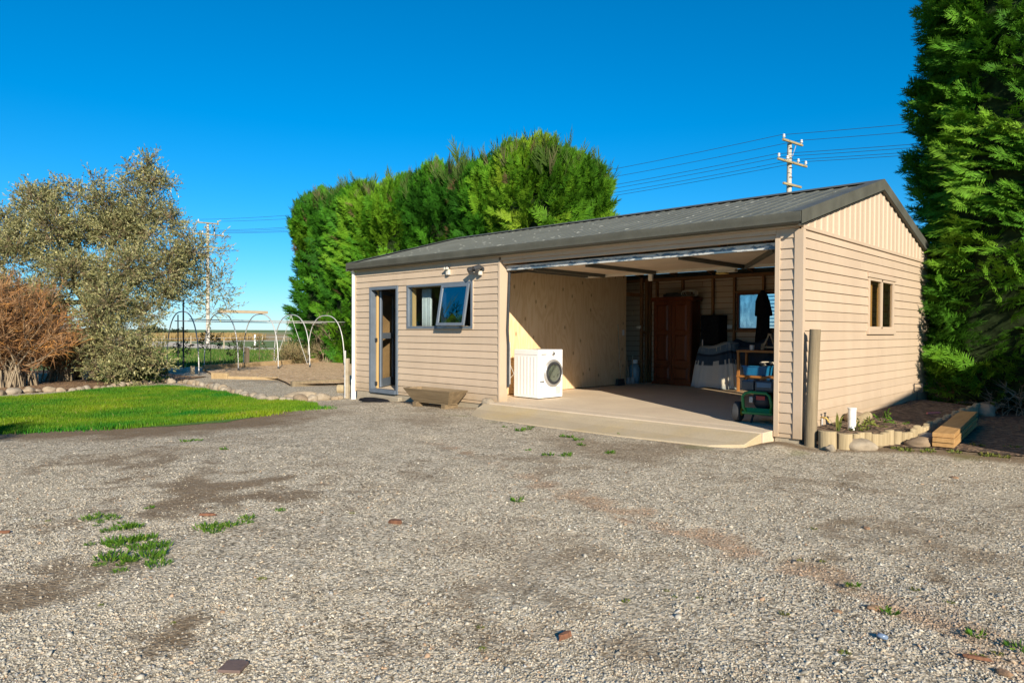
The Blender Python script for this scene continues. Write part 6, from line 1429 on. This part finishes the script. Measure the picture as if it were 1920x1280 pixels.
# ------------------------------------------------------------------ weeds and litter on the gravel
def tuft_mesh(seed, n_, r_, h, pal):
    r5 = np.random.default_rng(seed); a = r5.random(n_)*6.283; rr = r_*np.sqrt(r5.random(n_)); P = np.stack([rr*np.cos(a), rr*np.sin(a), np.zeros(n_)-0.005], 1)
    D = norm(np.stack([np.cos(a)*0.7, np.sin(a)*0.7, np.full(n_, 0.8)], 1)+0.9*(r5.random((n_, 3))-0.5)); D[:, 2] = np.abs(D[:, 2])+0.1; D = norm(D)
    pal = np.array(pal); c_ = pal[r5.integers(0, len(pal), n_)]*(0.75+0.5*r5.random((n_, 1)))
    V, F, C_ = leaves(r5, P, D, h*(0.5+0.8*r5.random(n_)), np.full(n_, 0.006)+0.005*r5.random(n_), c_); return V, F, C_
WP = [(0.07, 0.17, 0.015), (0.10, 0.20, 0.02), (0.14, 0.22, 0.03), (0.05, 0.12, 0.012)]; WPY = [(0.17, 0.20, 0.04), (0.12, 0.16, 0.03), (0.22, 0.20, 0.06)]
tuft_data = []
for k, (n_, r_, h, pal) in enumerate(((80, 0.075, 0.045, WP), (60, 0.06, 0.04, WP), (50, 0.05, 0.032, WP), (45, 0.035, 0.024, WPY))):
    V, F, C_ = tuft_mesh(50+k, n_, r_, h, pal); o = raw('tmp', V, F, M['blade'], None, C_); tuft_data.append(o.data); bpy.data.objects.remove(o)
def tuft(px, py, kind, sc, label, group):
    p = on_yard(px, py); o = bpy.data.objects.new('grass_tuft', tuft_data[kind]); link(o); o.location = (p[0], p[1], gz_yard(p[0], p[1])+0.004); o.scale = (sc, sc, sc); o.rotation_euler = (0, 0, random.random()*6); tag(o, label, 'weed', group)
for x, y, s_ in [(a+random.gauss(0, 9), b_+random.gauss(0, 6), c_*random.uniform(.35, .7)) for a, b_, c_ in ((185, 975, 1), (235, 992, 1), (215, 1020, 1), (250, 1020, 1), (280, 1025, 1), (285, 1045, 1), (212, 1050, 1), (245, 1055, 1)) for _k in range(4)]: tuft(x, y, 2, s_, 'green grass tuft in the large weed patch at lower left', 'tufts of the large weed patch')
for x, y, s_ in ((172, 973, .9), (205, 968, .6), (212, 972, .8), (235, 990, 1.0), (255, 988, .8), (200, 996, .7), (218, 1018, 1.1), (245, 1016, 1.1), (275, 1010, .9), (300, 1024, .9), (270, 1028, 1.0), (282, 1042, 1.2), (208, 1048, 1.2), (243, 1053, .8), (297, 1058, .9), (168, 1022, .5), (225, 1072, .6), (188, 1060, .5)):
    tuft(x, y, 0 if s_ > .8 else 1, s_*0.95, 'green grass tuft in the large weed patch at lower left', 'tufts of the large weed patch')
for x, y, s_ in ((388, 990, 1.1), (402, 996, .9), (408, 988, .8), (433, 986, .9), (465, 972, .8), (462, 980, .6)): tuft(x, y, 0, s_*0.9, 'green grass tuft in the small weed row right of the large patch', 'tufts of the small weed row')
for x, y, s_ in ((975, 808, 1.3), (988, 806, 1.0), (995, 802, .8), (1058, 818, 1.0), (1070, 819, 1.0), (1085, 825, 1.1), (1090, 834, .9), (1144, 849, 1.0), (1165, 815, .9), (1028, 853, 1.0), (1062, 854, 1.2), (990, 844, .6), (946, 802, .6), (1455, 826, 1.6), (1440, 828, 1.1), (1470, 828, 1.0)): tuft(x, y, 2, s_*1.1, 'small weed along the edge of the concrete ramp', 'weeds along the concrete ramp')
for x, y, s_ in ((970, 938, 1.5), (280, 952, .9), (525, 957, .9), (660, 962, .7), (490, 1086, .7), (1172, 1125, .7), (1600, 1098, .9), (1595, 1100, .8), (1655, 1145, .9), (1670, 1152, .9), (1585, 1226, .8), (1830, 1194, 1.1), (1470, 1150, .8), (1525, 991, .8), (1715, 1108, .8), (1780, 1133, .7), (1835, 1235, .8), (1912, 1220, 1.2), (1870, 1230, .7), (600, 767, 1.2), (350, 828, 1.6), (372, 826, 1.2), (420, 842, 1.2), (1543, 1053, .6), (1500, 1050, .6), (90, 978, .6), (55, 975, .5), (190, 1135, .5), (325, 1168, .4), (900, 1175, .6), (905, 1215, .6), (1250, 1105, .5), (1310, 1120, .5), (1265, 1118, .5)): tuft(x, y, 2 if s_ > .85 else 3, s_*0.75, 'scattered small weed growing in the open gravel', 'scattered weeds in the gravel')
for x, y, s_ in ((1700, 846, 1.4), (1740, 848, 1.5), (1790, 850, 1.3), (1850, 855, 1.5), (1880, 858, 1.2), (1680, 842, 1.0), (1900, 840, 1.3), (1830, 836, 1.5)): tuft(x, y, 3, s_*1.4, 'mossy weed on the dirt in front of the log edging', 'mossy weeds by the log edging')
# plants in the raised bed
yk = thing('strappy_plant', 'small strappy yellow green plant beside the white pipe', 'plant', (0.30, 0.36, 0.06))
for k, (a, l, ln) in enumerate(((0.3, .16, .26), (2.0, .20, .22), (3.4, .16, .24), (4.6, .03, .34), (5.4, .18, .2), (1.2, .10, .28))):
    e = np.array([l*math.cos(a), l*math.sin(a), ln*0.75]); sd_ = np.array([-math.sin(a), math.cos(a), 0])*0.016; m_ = e*0.5+np.array([0, 0, 0.06])
    MB().add([-sd_*0.7, sd_*0.7, m_+sd_, e, m_-sd_], [(0, 1, 2, 4), (4, 2, 3)]).build('strap_leaf', simple('strap_leaf', (0.20, 0.21, 0.04) if k % 2 else (0.09, 0.12, 0.03), 0.5), yk)
for k, (x, y, z, r_, lb, pal) in enumerate(((0.56, 1.35, 0.11, 0.17, 'bright green leafy weed on the raised bed', WP), (0.50, 0.95, 0.10, 0.10, 'dull green weed behind the log edging', WPY), (0.45, 0.55, 0.08, 0.10, 'grey green weed at the foot of the white pipe', WPY))):
    w_ = thing('leafy_weed', lb, 'weed', (x, y, z)); V, F, C_, *_x = twig_clumps(r4, [(0, 0, 0.03), (r_*.6, 0.05, 0.02), (-r_*.5, .1, .02)], [r_*0.5]*3, 1300, 6, 0.06, 0.04, 0.02, pal); V[:, 2] = np.abs(V[:, 2]); raw('foliage', V, F, M['leaf'], w_, C_)
# bark pieces and other litter
M['barkbit'] = simple('bark_chip', (0.17, 0.075, 0.04), 0.9, 0, 0.4, 30, 0.5, 60)
M['slate'] = simple('brown_tile', (0.14, 0.095, 0.08), 0.8, 0, 0.2, 20, 0.3, 40)
def chip(px, py, l, w, h, a, lb, mat='barkbit'):
    p = on_yard(px, py); mb = MB(); n_ = 9; V = []
    for z, s_ in ((0, 1.0), (h, 0.8)):
        for i in range(n_):
            t = 2*math.pi*i/n_; q = s_*(0.8+0.4*random.random()); V.append((l/2*math.cos(t)*q, w/2*math.sin(t)*q, z))
    mb.add(V, [tuple(range(n_))[::-1], tuple(range(n_, 2*n_))]+[(i, (i+1) % n_, n_+(i+1) % n_, n_+i) for i in range(n_)])
    o = mb.build('bark_piece', M[mat], None, loc=(p[0], p[1], gz_yard(p[0], p[1])+0.006), rz=a); tag(o, lb, 'litter')
M['clod'] = simple('dry_clod', (0.27, 0.165, 0.095), 0.95, 0, 0.3, 25, 0.8, 60)
def clod(px, py, r_, lb):
    p = on_yard(px, py); rock('soil_clod', (p[0], p[1], gz_yard(p[0], p[1])+r_*0.12), (r_, r_*0.75, r_*0.38), int(px), lb, 'clod', mat=M['clod'], rz=px*0.1)
chip(742, 982, 0.10, 0.055, 0.022, 0.4, 'dark red brown bark piece in the middle of the gravel'); chip(1060, 1195, 0.085, 0.025, 0.022, 1.5, 'reddish bark sliver at lower centre'); chip(390, 967, 0.13, 0.035, 0.015, 0.8, 'long dark bark strip right of the weed patch')
chip(8, 1000, 0.08, 0.03, 0.015, 0.9, 'dark bark piece at the left picture edge'); clod(1790, 895, 0.035, 'brown clod right of centre on the gravel'); clod(1570, 1147, 0.024, 'small rusty clod in the tyre rut'); clod(1640, 1142, 0.038, 'largest rusty clod in the tyre rut'); chip(1830, 1240, 0.11, 0.018, 0.012, 0.3, 'brown stick near the lower right corner'); clod(1882, 1265, 0.03, 'brown clod at the lower right corner'); clod(1625, 990, 0.03, 'small tan clod on the right gravel')
p = on_yard(438, 1254); o = MB().prism([(-0.045, -0.04), (0.043, -0.045), (0.048, 0.03), (0.02, 0.043), (-0.04, 0.04)], 'z', 0, 0.012).build('tile_shard', M['slate'], None, loc=(p[0], p[1], gz_yard(p[0], p[1])+0.012), rz=0.75, bevel=0.002); tag(o, 'flat brown square shard at the bottom edge of the gravel', 'shard')
p = on_yard(1653, 1199); rock('blue_pebble', (p[0], p[1], gz_yard(p[0], p[1])+0.012), (0.022, 0.016, 0.012), 91, 'shiny blue grey pebble at lower right', 'pebble', mat=simple('blue_stone', (0.16, 0.22, 0.32), 0.25))
